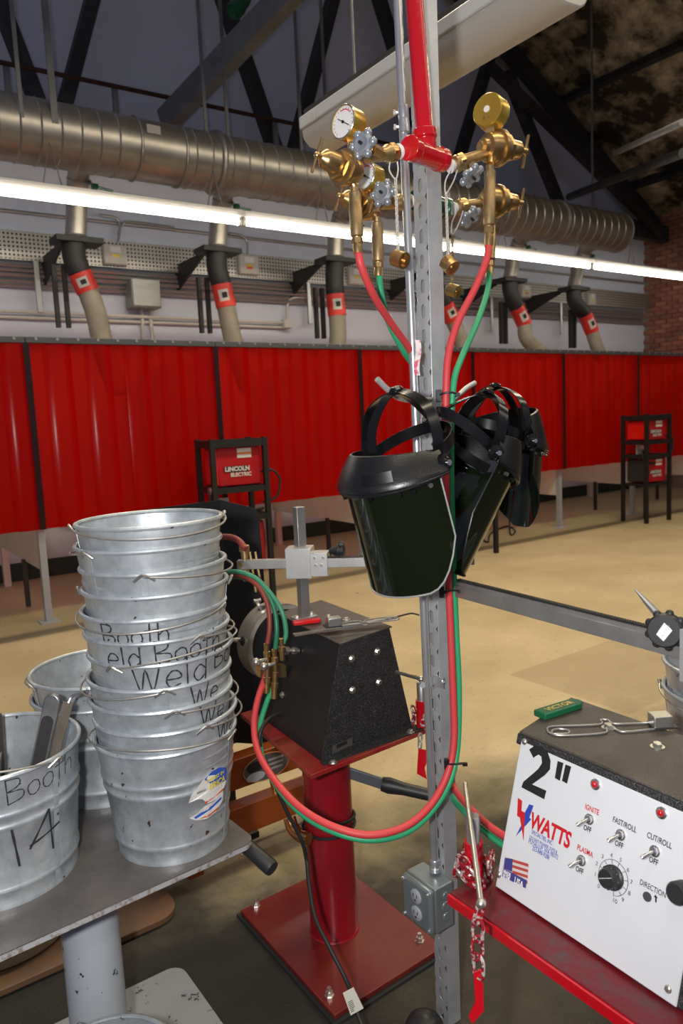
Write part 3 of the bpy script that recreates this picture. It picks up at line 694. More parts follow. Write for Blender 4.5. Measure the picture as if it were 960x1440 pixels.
def wheel(t, c, n, R):
    u, v, d = basis(n); b_ = MB().lathe(c-n*0.006, n, [(0, 0.004), (0, R*0.5), (0.003, R*0.78), (0.010, R*0.78), (0.013, R*0.5), (0.011, R*0.3), (0.011, 0)], 20)
    for k in range(6):
        a = 2*math.pi*k/6; b_.ball(c+(u*math.cos(a)+v*math.sin(a))*R*0.78, R*0.30, 10, 6)
    b_.build('hand_wheel', M_pot, t)
    MB().cyl(c, c+n*0.012, 0.003, n=8).build('wheel_nut', M_ink, t)
def regulator(label, c, ax, gpos, gn, R, wc, wn, inlet, arr0, arr1, s=1.0, name='gas_regulator'):
    c = Vector(c); ax = Vector(ax).normalized(); t = thing(name, label, 'gas regulator', c)
    P = [(-0.030, 0.0), (-0.030, 0.014), (-0.022, 0.016), (-0.020, 0.024), (-0.010, 0.0275), (0.004, 0.0275), (0.005, 0.0325), (0.010, 0.0335), (0.014, 0.0325), (0.015, 0.0275), (0.024, 0.026)]
    MB().lathe(c, ax, [(a*s, r_*s) for a, r_ in P], 26).build('body', M_brass, t)
    MB().lathe(c, ax, [(-0.036*s, 0.007*s), (-0.036*s, 0.0095*s), (-0.029*s, 0.0095*s)], 6, smooth=False).build('cap_nut', M_brass2, t)
    MB().lathe(c, ax, [(0.020*s, 0.0255*s), (0.032*s, 0.0255*s)], 6, smooth=False).build('hex_collar', M_brass, t)
    MB().lathe(c, ax, [(0.032*s, 0.019*s), (0.058*s, 0.0165*s), (0.062*s, 0.013*s), (0.070*s, 0.006*s), (0.076*s, 0.006*s)], 20).build('bonnet', M_brass, t)
    e = c+ax*0.078*s; td = (Vector((0, 0, 1))*0.93+HR*0.36).normalized() if ax.dot(HR) < 0 else (Vector((0, 0, 1))*0.98+HR*0.2).normalized()
    MB().cyl(e-td*0.030*s, e+td*0.030*s, 0.0030*s, n=8).ball(e, 0.006*s).build('t_handle', M_brass, t)
    if gpos is not None:
        gp_ = Vector(gpos); gn = Vector(gn).normalized(); lo = gp_-Vector((0, 0, 1))*R*0.95-gn*0.006
        MB().cyl(c+(lo-c).normalized()*0.022, lo, 0.0055, n=10).box(lo+Vector((0, 0, -0.003)), (0.016, 0.016, 0.020), ax=(HR, Vector(f0), Vector((0, 0, 1)))).build('gauge_stem', M_brass, t)
        gauge(t, gp_, gn, R)
    I = [Vector(p) for p in inlet]; d = (I[-1]-I[0])
    MB().lathe(I[0], d, [(0, 0.011), (0.004, 0.0165), (0.012, 0.0175), (0.026, 0.0165), (0.030, 0.013), (d.length, 0.010)], 16).build('inlet_valve', M_brass2, t)
    MB().lathe(I[0]+d*0.12, d, [(0, 0.019), (0.012, 0.019)], 6, smooth=False).build('union_nut', M_brass, t)
    MB().lathe(I[0], -d, [(0, 0.011), (0.010, 0.0145), (0.011, 0.010)], 14).build('thread_tape', M_tape, t)
    wc, wn = Vector(wc), Vector(wn).normalized(); mid = I[0]+d*0.5
    MB().cyl(mid, wc, 0.006, n=10).lathe(mid, wc-mid, [(0.008, 0.013), ((wc-mid).length*0.6, 0.012)], 6, smooth=False).build('valve_stem', M_brass, t)
    wheel(t, wc, wn, 0.027)
    A, B = Vector(arr0), Vector(arr1); d = B-A; Ln = d.length
    MB().cyl(c, A, 0.009, n=12).build('outlet', M_brass, t)
    MB().lathe(A, d, [(0, 0.006), (0.001, 0.0085), (0.010, 0.0085), (0.012, 0.0115), (Ln*0.32, 0.0115), (Ln*0.33, 0.0122), (Ln*0.74, 0.0122), (Ln*0.76, 0.009), (Ln*0.78, 0.0085)], 18).build('flashback_arrestor', M_brass2, t)
    MB().lathe(A+d*0.77, d, [(0, 0.0105), (Ln*0.08, 0.0105)], 6, smooth=False).build('hose_nut', M_brass, t)
    MB().lathe(A+d*0.85, d, [(0, 0.0078), (Ln*0.06, 0.0092), (Ln*0.15, 0.0092)], 14).build('ferrule', M_brass, t)
    return t
def at(px, py, d): return Vector(atd(px, py, d))
GL = (-HR*0.72-Vector(f0)*0.70); GRt = (HR*0.62+Vector(f0)*0.76)
regulator('brass acetylene regulator with clean white dial and grey wheel, left of the red tee', at(488, 238, 1.36), -RUN+Vector((0, 0, 0.10)), at(490, 175, 1.38), GL, 0.030,
          at(510, 203, 1.33), (-HR*0.55-Vector(f0)*0.8), [at(556, 214, 1.43), at(515, 222, 1.375)], at(498, 262, 1.37), at(503, 356, 1.385))
regulator('brass acetylene regulator showing its gold gauge back, right of the red tee', at(695, 208, 1.56), (1, -0.10, 0.05), at(690, 158, 1.56), GRt, 0.034,
          at(663, 247, 1.54), (Vector((0, 0, -1))*0.7+HR*0.4-Vector(f0)*0.35), [at(637, 232, 1.52), at(684, 215, 1.55)], at(689, 232, 1.54), at(687, 345, 1.56), s=1.12)
regulator('brass oxygen regulator with stained dial, below and behind the clean white dial', at(514, 289, 1.52), -RUN+Vector((0, 0, 0.06)), at(520, 250, 1.50), GL, 0.027,
          at(538, 272, 1.48), (-HR*0.5-Vector(f0)*0.85), [at(572, 283, 1.60), at(532, 288, 1.54)], at(530, 305, 1.52), at(532, 388, 1.54))
regulator('brass oxygen regulator without gauge, below the one showing a gold gauge back', at(693, 283, 1.72), (1, -0.10, 0.05), None, None, 0.034,
          at(661, 305, 1.69), (Vector((0, 0, -1))*0.7+HR*0.4-Vector(f0)*0.35), [at(641, 292, 1.68), at(682, 285, 1.71)], at(690, 300, 1.71), at(688, 388, 1.70), s=1.12)

def chain(pts, ln, r, name, m, parent, merged=True, gap=0.62):
    P = [Vector(p) for p in pts]; L_ = [0]
    for a, b_ in zip(P[:-1], P[1:]): L_.append(L_[-1]+(b_-a).length)
    def pos(s_):
        for i in range(len(P)-1):
            if s_ <= L_[i+1] or i == len(P)-2:
                t = (s_-L_[i])/max(L_[i+1]-L_[i], 1e-9); return P[i].lerp(P[i+1], t), (P[i+1]-P[i]).normalized()
    n = max(1, int(L_[-1]/(ln*gap))); b_ = MB(); out = []
    for k in range(n):
        p, d = pos((k+0.5)*L_[-1]/n); u, v, _ = basis(d)
        w_ = u if k % 2 else v
        loop = [p+d*(math.cos(a)*ln*0.28+(ln*0.22 if math.cos(a) > 0 else -ln*0.22))+w_*math.sin(a)*ln*0.30 for a in np.linspace(0, 2*math.pi, 12, endpoint=False)]
        if merged: b_.tube(loop, r, 5, closed=True)
        else: out.append(MB().tube(loop, r, 6, closed=True).build(name, m, parent))
    return b_.build(name, m, parent) if merged else out
for i, (top, mid, cap, d, R, lab) in enumerate((((548, 228), (556, 252), (560, 364), 1.40, 0.0155, 'brass cap hung on a fine chain left of the slotted post'),
        ((633, 240), (627, 272), (630, 371), 1.50, 0.0160, 'brass cap hung on a fine chain right of the slotted post'),
        ((642, 297), (636, 330), (636, 408), 1.66, 0.0140, 'smaller brass cap hanging below and behind the other right-hand cap'))):
    t = thing('chained_cap', lab, 'valve cap', at(*cap, d))
    a, b_, c = at(*top, d), at(*mid, d), at(*cap, d)
    MB().tube(spline([a, (a+b_)/2+HR*-0.006, b_, (a+b_)/2+HR*0.010, a+HR*0.014], 6), 0.0016, 6).build('wire_loop', M_wire, t)
    chain([b_, c+Vector((0, 0, R*0.8))], 0.0088, 0.0011, 'chain', M_brass2 if i == 2 else M_wire, t)
    ax = (HR*0.62-Vector(f0)*0.62-Vector((0, 0, 0.45))).normalized() if i != 1 else (HR*0.5-Vector(f0)*0.5-Vector((0, 0, 0.75))).normalized()
    MB().lathe(c-ax*0.012, ax, [(0, 0), (0, R*0.8), (0.003, R), (0.016, R)], 8 if i == 1 else 20, smooth=i != 1).lathe(c, ax, [(0.004, R), (0.016, R), (0.016, R*0.72), (0.002, R*0.70), (0.002, 0)], 20).build('cap', M_brass, t)

# hoses
def hose(name, pts, r, m, label, group=None, per=10):
    return tag(MB().tube(spline([at(*p) for p in pts], per), r, 10).build(name, m), label, 'hose', group)
hose('acetylene_hose', [(687, 340, 1.56), (684, 365, 1.555), (668, 405, 1.55), (645, 450, 1.54), (631, 495, 1.53), (627, 545, 1.53), (626, 640, 1.55), (629, 780, 1.57), (633, 880, 1.59), (637, 980, 1.60), (638, 1040, 1.60), (630, 1085, 1.59),
     (607, 1130, 1.56), (570, 1162, 1.53), (520, 1174, 1.51), (470, 1163, 1.52), (425, 1138, 1.56), (390, 1102, 1.62), (364, 1060, 1.70), (357, 1020, 1.77), (362, 985, 1.83), (372, 955, 1.87), (375, 946, 1.88)], 0.0078, M_hred,
     'red gas hose falling beside the post and looping to the trapezoid machine')
hose('oxygen_hose', [(688, 380, 1.70), (685, 410, 1.68), (670, 455, 1.63), (648, 505, 1.57), (637, 545, 1.545), (634, 640, 1.56), (637, 780, 1.575), (641, 880, 1.60), (645, 970, 1.61), (643, 1050, 1.61), (632, 1100, 1.59),
     (606, 1142, 1.56), (570, 1171, 1.535), (520, 1181, 1.515), (470, 1170, 1.525), (425, 1145, 1.57), (391, 1108, 1.635), (369, 1066, 1.715), (365, 1025, 1.79), (374, 990, 1.85), (383, 968, 1.88), (387, 955, 1.89)], 0.0068, M_hgrn,
     'green gas hose falling beside the post and looping to the trapezoid machine')
hose('acetylene_hose', [(503, 350, 1.385), (508, 375, 1.39), (525, 415, 1.43), (550, 455, 1.50), (578, 495, 1.58), (596, 540, 1.66), (607, 640, 1.70), (614, 850, 1.73), (624, 1040, 1.74), (634, 1098, 1.72), (655, 1130, 1.62), (690, 1163, 1.50), (730, 1185, 1.42), (760, 1180, 1.40)], 0.0075, M_hred,
     'red gas hose passing behind the post to the white-panelled machine')
hose('oxygen_hose', [(533, 382, 1.54), (535, 410, 1.54), (545, 450, 1.56), (565, 490, 1.60), (586, 525, 1.66), (596, 580, 1.69), (603, 680, 1.70), (611, 850, 1.73), (622, 1050, 1.74), (634, 1115, 1.72), (655, 1144, 1.62), (690, 1176, 1.50), (730, 1200, 1.42), (760, 1195, 1.40)], 0.0070, M_hgrn,
     'green gas hose passing behind the post to the white-panelled machine')
for i, (px, py, d) in enumerate(((630, 556, 1.535), (634, 832, 1.575), (641, 1074, 1.595))):
    c = at(px, py, d); q = thing('zip_tie', 'black cable tie round the twin hoses '+('beside the hanging shields', 'just below the hanging shields', 'at the bend above the outlet box')[i], 'cable tie', c)
    MB().tube([c+HR*0.018*math.cos(a)-Vector(f0)*0.013*math.sin(a)+Vector((0, 0, 0.004*math.sin(a))) for a in np.linspace(0, 2*math.pi, 16, endpoint=False)], 0.0022, 6, closed=True).build('band', M_tie, q)
    MB().box(c+HR*0.018-Vector(f0)*0.006, (0.010, 0.007, 0.007), ax=(HR, Vector(f0), (0, 0, 1))).build('head', M_tie, q)
    MB().box(c-HR*0.020, (0.010, 0.012, 0.024), ax=(HR, Vector(f0), (0, 0, 1))).build('mount', M_tie, q)
tg = thing('paper_tag', 'crumpled pink and white paper tag stuck between conduit and post', 'tag', at(587, 505, 1.50))
gr = [[at(583+8*j/3+1.5*math.sin(i), 478+50*i/6, 1.50+0.004*math.sin(i*2.1+j)) for j in range(4)] for i in range(7)]
MB().sheet(gr, 0.0006).build('paper', mat('tag_pink', (0.75, 0.68, 0.68), 0.7, col2=(0.6, 0.10, 0.16), vscale=60, thr=(0.5, 0.58)), tg)

# hooks for the shields
M_rod = mat('hook_rod', (0.62, 0.62, 0.60), 0.35, 0.6)
tag(MB().tube(spline([at(530, 533, 1.37), at(545, 548, 1.39), at(560, 559, 1.42), at(580, 563, 1.47), at(605, 562, 1.565)], 6), 0.0055, 10).build('hanging_hook', M_rod), 'bent grey rod hook carrying the nearest face shield', 'hook')
tag(MB().tube(spline([at(618, 575, 1.60), at(640, 560, 1.64), at(655, 546, 1.66), at(668, 538, 1.67)], 6), 0.0055, 10).build('hanging_hook', M_rod), 'bent grey rod hook carrying the two shields behind the hoses', 'hook')

# ------------------------------------------------------------------ face shields
M_win = mat('shade_window', (0.006, 0.009, 0.004), 0.07, spec=0.6); M_cap = mat('crown_black', (0.007, 0.007, 0.008), 0.34, bump=0.05, bscale=300)
M_strap = mat('strap_black', (0.005, 0.005, 0.006), 0.22); M_trim = mat('edge_trim', (0.5, 0.5, 0.5), 0.4, 0.6); M_pad = mat('pad_cloth', (0.02, 0.025, 0.04), 0.85)
def ribbon(pts, wdir, w_, th=0.0022, per=8):
    P = spline(pts, per); wd = Vector(wdir).normalized()
    return MB().sheet([[p-wd*w_/2, p, p+wd*w_/2] for p in P], th)
def face_shield(label, pos, n, a_tilt, R=0.108, hgt=0.205, arch=None, arc=82, mark=None, ch=1.0, trim=None, rnd=0.085, e0=0.55, pw=2.2, emb=False):
    # local axes: X facing, Y side, Z up (before tilting about Y); built in world space round pos
    n = Vector(n).normalized(); up = Vector((0, 0, 1)); m = up.cross(n).normalized()
    ca, sa = math.cos(a_tilt), math.sin(a_tilt)
    N_ = n*ca - up*(-sa); 
    U_ = up*ca - n*(-sa)*-1 if False else (up*ca + n*(-sa)*-1)
    N_ = (n - U_*n.dot(U_)).normalized(); m = U_.cross(N_).normalized()
    p0 = Vector(pos)
    def L_(x, y, z): return p0+N_*x+m*y+U_*z
    t = thing('face_shield', label, 'face shield', p0)
    A = math.radians(arc)
    def ell(th, s=1.0, dx=0.0): return (R*1.08*math.cos(th)*s+dx, R*math.sin(th)*s)
    # window
    rows, K = [], 25
    for i in range(11):
        row = []
        for j in range(K):
            th = -A+2*A*j/(K-1); e = abs(th)/A
            smax = hgt-rnd*max(0, (e-e0)/(1-e0))**pw
            x, y = ell(th, 0.985+0.03*i/10); row.append(L_(x, y, -smax*i/10))
        rows.append(row)
    win = MB().sheet(rows, 0.0015).build('window', M_win, t)
    MB().tube([r_[0] for r_ in rows]+rows[-1][1:-1]+[r_[-1] for r_ in rows[::-1]], 0.0018, 6).build('edge_trim', trim or M_trim, win)
    # crown
    prof = [(-0.010, 1.075, 0.0), (-0.012, 1.09, 0.0), (-0.004, 1.095, 0.0), (0.004, 1.06, 0.0), (0.022, 0.99, -0.004), (0.040, 0.90, -0.010), (0.046, 0.86, -0.012), (0.046, 0.83, -0.012)]
    cr = MB().sheet([[L_(*ell(-A*1.06+2.12*A*j/32, s_, dx), z*(ch if z > 0.003 else 1)*(0.55+0.45*math.cos((-A+2*A*j/32)))) for j in range(33)] for z, s_, dx in prof], 0.002).build('crown', M_cap, t)
    MB().tube([L_(*ell(-A*1.06+2.12*A*j/32, 1.095), -0.006) for j in range(33)], 0.0026, 6).build('brim_edge', M_strap, cr)
    for th in (-1.2, -0.95, -0.3, 0.3, 0.75, 0.95, 1.2):
        x, y = ell(th, 1.075); q = L_(x, y, -0.016); o_ = (q-L_(0, 0, -0.016)).normalized()
        MB().cyl(q-o_*0.004, q+o_*0.003, 0.0042, n=10).build('rivet', M_chrome if th in (-1.2, 1.2) else M_strap, cr)
    # headgear: band, crown strap, rear strap, knobs
    hb = [L_(-0.020+0.092*math.cos(a), 0.082*math.sin(a), 0.020-0.018*math.cos(a)) for a in np.linspace(0, 2*math.pi, 33)]
    MB().sheet([[p-U_*0.011, p, p+U_*0.011] for p in hb], 0.002).build('head_band', M_strap, t)
    ar = arch or [(0.005, 0.088, 0.005), (-0.010, 0.094, 0.05), (-0.022, 0.070, 0.105), (-0.028, 0.0, 0.132), (-0.022, -0.070, 0.105), (-0.010, -0.094, 0.05), (0.005, -0.088, 0.005)]
    ribbon([L_(*p) for p in ar], N_, 0.024).build('crown_strap', M_strap, t)
    ribbon([L_(0.062, 0, 0.03), L_(0.045, 0, 0.085), L_(-0.005, 0, 0.125), L_(-0.05, 0, 0.11), L_(-0.095, 0, 0.055), L_(-0.112, 0, 0.02)], m, 0.022).build('crown_strap', M_strap, t)
    MB().lathe(L_(-0.110, 0, 0.02), -N_, [(0, 0.020), (0.012, 0.020), (0.016, 0.016)], 12).build('ratchet_knob', M_strap, t)
    MB().lathe(L_(-0.028, 0, 0.128), U_, [(0, 0.013), (0.006, 0.013), (0.010, 0.009)], 12).build('strap_knob', M_strap, t)
    for s_ in (-1, 1):
        MB().lathe(L_(0.0, s_*R*0.95, 0.008), m*s_, [(0, 0.016), (0.008, 0.016), (0.010, 0.010), (0.014, 0.008)], 12).build('pivot_knob', M_strap, t)
        MB().cyl(L_(0.0, s_*(R*0.95+0.012), 0.008), L_(0.0, s_*(R*0.95+0.017), 0.008), 0.005, n=10).build('pivot_screw', M_chrome, t)
    ribbon([L_(0.072, 0.05*k, 0.012-0.004*abs(k)) for k in (-1, -0.5, 0, 0.5, 1)], U_, 0.03, 0.006).build('sweat_pad', M_pad, t)
    if emb:                                            # moulded badge on the brow
        M_em = mat('badge_black', (0.005, 0.005, 0.006), 0.3)
        MB().sheet([[L_(*ell(0.22+0.07*j, 1.085-2.35*(q-0.004)+0.004), q) for j in range(8)] for q in (0.008, 0.014, 0.020, 0.026)], 0.001).build('moulded_badge', M_em, t)
    if mark:
        th0, z0_, txt, size, mm = mark
        vs, fs = text_mesh(txt, size)
        b_ = MB(); b_.add([L_(*ell(th0+v.x/R, 1.03-0.5*(z0_+v.y-0.012)*2.2+0.012), z0_+v.y) for v in vs], fs); b_.build('marking', mm, t)
    return t
# nearest shield: faces left of the view, turned partly to the lens
n1 = (-HR*0.78-Vector((f0[0], f0[1], 0))*0.62)
face_shield('black face shield with dark window and pale edge trim, nearest on the hook', at(566, 655, 1.34), n1, math.radians(16), R=0.106, hgt=0.205, emb=True)
n2 = (HR*0.86+Vector((f0[0], f0[1], 0))*0.30)
face_shield('black face shield showing its hollow inside, window swung in under the post hoses', at(660, 640, 1.54), n2, math.radians(33), R=0.098, hgt=0.225, rnd=0.11, ch=1.6, trim=M_cap)
n3 = (HR*0.80+Vector((f0[0], f0[1], 0))*0.55)
face_shield('black face shield hanging farthest right with white marker strokes on its crown', at(700, 625, 1.74), n3, math.radians(10), R=0.100, hgt=0.185, rnd=0.12, e0=0.15, pw=1.1, ch=2.1, trim=M_cap, mark=(-0.55, 0.012, 'A', 0.030, M_wire))
# ================================================================== red pedestal and trapezoid pipe-cutting machine
M_pred = mat('pedestal_red', (0.30, 0.006, 0.012), 0.33, coat=0.3, var=0.15, vscale=6)
M_pworn = mat('plate_red_worn', (0.26, 0.012, 0.012), 0.42, col2=(0.30, 0.07, 0.035), vscale=5, thr=(0.45, 0.75))
M_wrink = mat('wrinkle_black', (0.012, 0.012, 0.013), 0.45, bump=0.5, bscale=420, col2=(0.075, 0.075, 0.08), vscale=330, thr=(0.50, 0.66), detail=2)
M_flatblk = mat('smooth_dark_paint', (0.014, 0.014, 0.016), 0.42, var=0.2, vscale=5, bump=0.1, bscale=200)
M_steel = mat('mill_steel', (0.44, 0.43, 0.42), 0.40, 0.8, var=0.15, vscale=14); M_alu = mat('aluminium_block', (0.66, 0.66, 0.65), 0.35, 0.7, var=0.06, vscale=20)
M_chn = mat('chain_red_white', (0.30, 0.006, 0.012), 0.35, 0.3, col2=(0.55, 0.52, 0.50), vscale=90, thr=(0.50, 0.56))
M_dgrip = mat('black_grip', (0.02, 0.02, 0.022), 0.45); M_rubber = mat('rubber_mat', (0.02, 0.02, 0.02), 0.8)
def rounded(x0, y0, x1, y1, r, n=5):
    out = []
    for cx, cy, a0 in ((x1-r, y1-r, 0), (x0+r, y1-r, 90), (x0+r, y0+r, 180), (x1-r, y0+r, 270)):
        for k in range(n+1):
            a = math.radians(a0+90*k/n); out.append((cx+r*math.cos(a), cy+r*math.sin(a)))
    return out
def slab(poly, z0, z1): return MB().prism([(x, y, z0) for x, y in poly], (0, 0, z1-z0))
def hexbolt(p, d, r, m, parent, name='bolt', washer=True):
    p, d = Vector(p), Vector(d).normalized(); b_ = MB()
    if washer: b_.lathe(p, d, [(0, r*1.5), (0.0018, r*1.5)], 16)
    b_.lathe(p, d, [(0.0018, r), (r*0.9, r), (r*1.05, r*0.85)], 6, smooth=False)
    return b_.build(name, m, parent)
pd_ = thing('red_pedestal', 'dark red steel pedestal with round column and bolted base plate', 'pedestal', (1.06, 1.64, 0))
pb = [onz(470, 1428, .022), onz(623, 1331, .022), None, onz(338, 1280, .022)]
pb = [Vector(p) if p is not None else None for p in pb]; pb[2] = pb[1]+pb[3]-pb[0]
cm = (pb[0]+pb[2])/2
MB().prism([cm+(p-cm)*1.045-Vector((0, 0, 0.0142)) for p in pb], (0, 0, -0.0075)).build('rubber_mat', M_rubber, pd_)
MB().prism(pb, (0, 0, -0.014)).build('base_plate', mat('base_plate_red', (0.15, 0.008, 0.008), 0.36, col2=(0.19, 0.034, 0.016), vscale=3.2, thr=(0.4, 0.7), coat=0.3), pd_, bevel=0.002)
cen = (pb[0]+pb[2])/2; cc = Vector((1.05, 1.63, 0))
MB().cyl((cc.x, cc.y, 0.02), (cc.x, cc.y, 0.60), 0.066, n=40).build('column', M_pred, pd_)
MB().ring((cc.x, cc.y, 0.023), (0, 0, 1), 0.066, 0.005, 40, 6).build('weld_bead', M_pred, pd_)
for p in ((360, 1274), (590, 1323), (463, 1400)):
    q = Vector(onz(*p, .022)); MB().cyl(q, q+Vector((0, 0, 0.022)), 0.0055, n=10).lathe(q, (0, 0, 1), [(0, 0.013), (0.002, 0.013), (0.002, 0.010), (0.011, 0.010)], 6, smooth=False).build('anchor_bolt', M_zinc, pd_)
tp_ = [Vector(onz(437, 1090, .612)), Vector(onz(598, 1026, .612)), None, Vector(onz(338, 1003, .612))]; tp_[2] = tp_[1]+tp_[3]-tp_[0]
MB().prism(tp_, (0, 0, -0.012)).build('top_plate', M_pworn, pd_, bevel=0.0015)
def pin_set(root, base, chpts, flag, rod, links=True):
    # socket tube with removable tee pin
    base = Vector(base); z = Vector((0, 0, 1))
    MB().lathe(base, z, [(0, 0.012), (0, 0.0165), (0.075, 0.0165), (0.075, 0.0128)], 22).build('pin_socket', M_ared, root)
    pn = MB().lathe(base, z, [(0.05, 0.0122), (0.122, 0.0122), (0.124, 0.0108)], 22).build('lock_pin', M_steel, root)
    MB().cyl(rod[0], rod[1], 0.0044, n=10).ball(rod[1], 0.0078).build('pin_handle', M_zinc, root)
    return pn

bc = [Vector(onz(452, 1072, .612)), Vector(onz(577, 1024, .612)), None, Vector(onz(352, 998, .612))]; bc[2] = bc[1]+bc[3]-bc[0]
tcn = [Vector(onz(478, 906, .898)), Vector(onz(545, 883, .898)), Vector(onz(450, 847, .898)), Vector(onz(393, 865, .898))]
lm = thing('pipe_cutting_machine', 'dark trapezoid pipe cutting machine bolted on the red pedestal', 'machine', (bc[0]+bc[2])/2)
mid = [bc[i].lerp(tcn[i], 1.0) for i in range(4)]
MB().hexa(bc, tcn).build('body', M_flatblk, lm, bevel=0.003)
ex = (bc[1]-bc[0]).normalized(); ey = (bc[3]-bc[0]).normalized(); ez = Vector((0, 0, 1))
nf = -(ex.cross((tcn[0]-bc[0]).normalized())).normalized()
if nf.dot(Vector(f0)) > 0: nf = -nf
# end plate with a bent foot flange, slightly proud of the body
off = nf*0.003
MB().prism([bc[0]-ex*0.004+off*0.2, bc[1]+ex*0.004+off*0.2, tcn[1]+ex*0.003+off*0.2, tcn[0]-ex*0.003+off*0.2], off).build('end_plate', M_wrink, lm, bevel=0.001)
MB().prism([bc[0]-ex*0.004, bc[1]+ex*0.02, bc[1]+ex*0.02-ey*0.035, bc[0]-ex*0.004-ey*0.020], (0, 0, 0.004)).build('foot_flange', M_wrink, lm)
tz = tcn[0].z
MB().prism([tcn[0]-ex*0.004-ey*0.006, tcn[1]+ex*0.010-ey*0.006, tcn[2]+ex*0.010+ey*0.01, tcn[3]-ex*0.004+ey*0.01], (0, 0, 0.004)).build('top_plate', mat('top_plate_dark', (0.10, 0.088, 0.075), 0.4, 0.4, var=0.3, vscale=9), lm, bevel=0.001)
pf = bc[0]+off*1.2
def onplane(px, py, p, n): d = Vector(ray(px, py)); c = Vector(CP); return c+d*((Vector(p)-c).dot(n)/d.dot(n))
for p in ((494, 926), (530, 916), (495, 970), (532, 959)): hexbolt(onplane(*p, pf, nf), nf, 0.0065, M_zinc, lm)
for p in ((468, 1073), (577, 1030)): hexbolt(onz(*p, .616), ez, 0.007, M_zinc, lm)
a = [onplane(*p, pf, nf) for p in ((467, 1049), (495, 1037), (495, 1047), (467, 1060))]
MB().prism(a, nf*0.0012).build('maker_plate', mat('maker_plate', (0.13, 0.125, 0.11), 0.4, 0.5), lm)
MB().prism([onplane(*p, pf+nf*0.0013, nf) for p in ((473, 1047.5), (488, 1041), (488, 1046), (473, 1053))], nf*0.0004).build('maker_print', M_ink, lm)
for p in ((462, 868), (487, 872)): hexbolt(onz(*p, tz+.004), ez, 0.007, M_zinc, lm)
# chuck behind the body
ccx = Vector(ony(398, 905, 1.96))
MB().lathe(ccx, (0, 1, 0), [(0, 0.0), (0, 0.112), (0.004, 0.118), (0.004, 0.124), (0.070, 0.124), (0.074, 0.120), (0.074, 0)], 44).build('chuck', mat('chuck_steel', (0.66, 0.60, 0.50), 0.34, 0.7), lm)
MB().cyl(ccx-Vector((0, 0.0015, 0)), ccx-Vector((0, 0.0005, 0)), 0.108, n=40).build('chuck_back', M_flatblk, lm)
MB().cyl(ccx-Vector((0, 0.09, 0)), ccx, 0.06, n=30).build('spindle', M_dsteel, lm)
for a_ in (112, 168):
    e = Vector((-math.cos(math.radians(a_-90))*0 + math.cos(math.radians(a_)), 0, math.sin(math.radians(a_))))
    MB().cyl(ccx+Vector((0, .035, 0))+e*0.120, ccx+Vector((0, .035, 0))+e*0.1255, 0.014, n=16).build('chuck_key_hole', M_ink, lm)
    MB().cyl(ccx+Vector((0, .05, 0))+e*0.12, ccx+Vector((0, .05, 0))+e*0.15, 0.007, n=8).cyl(ccx+Vector((0.012, .05, 0))+e*0.148, ccx+Vector((-0.012, .05, 0))+e*0.148, 0.006, n=8).build('jaw_screw', M_chrome, lm)
# mast, slide block and rack bar
mp = Vector(onz(428, 870, tz+.004)); mt = Vector(onz(412, 712, 1.21)); mt = Vector((mp.x, mp.y, 1.208))
MB().box((mp+mt)/2, (0.026, 0.026, mt.z-mp.z), ax=(ex, ey, ez)).build('mast', M_steel, lm, bevel=0.001)
MB().box(mp+Vector((0, 0, 0.004)), (0.066, 0.045, 0.008), ax=(ex, ey, ez)).build('mast_foot', M_steel, lm, bevel=0.001)
for dx in (-0.024, 0.024): hexbolt(mp+ex*dx+ez*0.008, ez, 0.006, M_zinc, lm)
bz = 1.062; BD = (Vector(onz(664, 799, bz-0.03))-Vector(onz(335, 789, bz))); bl_ = Vector(ony(334, 788, 1.775)); br_ = Vector(atd(667, 800, (bl_-Vector(CP)).dot(Vector(f0))-0.08))
br_.z = bl_.z = bz; barD = (br_-bl_).normalized(); side = Vector((-barD.y, barD.x, 0))
if side.dot(Vector(f0)) > 0: side = -side          # towards the lens
MB().bar(bl_, br_, 0.022, 0.024).build('rack_bar', M_steel, lm, bevel=0.001)
MB().cyl(bl_+barD*0.01+side*0.0112, bl_+barD*0.01+side*0.013, 0.006, n=12).build('bar_screw', M_brass, lm)
tb = MB(); Ln = (br_-bl_).length; k = 0.16
while k < Ln: tb.box(bl_+barD*k+ez*0.0145, (0.0025, 0.014, 0.005), ax=(barD, side, ez)); k += 0.0050
tb.build('rack_teeth', M_dsteel, lm)
bc_ = Vector((mp.x, mp.y, bz))+side*0.014
MB().box(bc_, (0.068, 0.062, 0.080), ax=(barD, side, ez)).build('slide_block', M_alu, lm, bevel=0.001)
b2 = MB().box(bc_+barD*0.055+side*0.010-ez*0.003, (0.046, 0.048, 0.062), ax=(barD, side, ez)).build('slide_plate', M_alu, lm, bevel=0.001)
for dx, dz in ((0.045, 0.016), (0.068, 0.016), (0.047, -0.004), (0.062, -0.004)): MB().cyl(bc_+barD*dx+side*0.034+ez*dz, bc_+barD*dx+side*0.037+ez*dz, 0.004, n=8).build('cap_screw', M_zinc, lm)
kc = bc_+barD*0.098-side*0.01+ez*0.026
kb = MB().lathe(kc, barD, [(-0.02, 0.006), (0, 0.016), (0.004, 0.020), (0.018, 0.020), (0.022, 0.012)], 20)
for j in range(7):
    a_ = 2*math.pi*j/7; kb.ball(kc+barD*0.011+(side*math.cos(a_)+ez*math.sin(a_))*0.019, 0.0062, 8, 6)
kb.build('adjusting_knob', M_dgrip, lm)
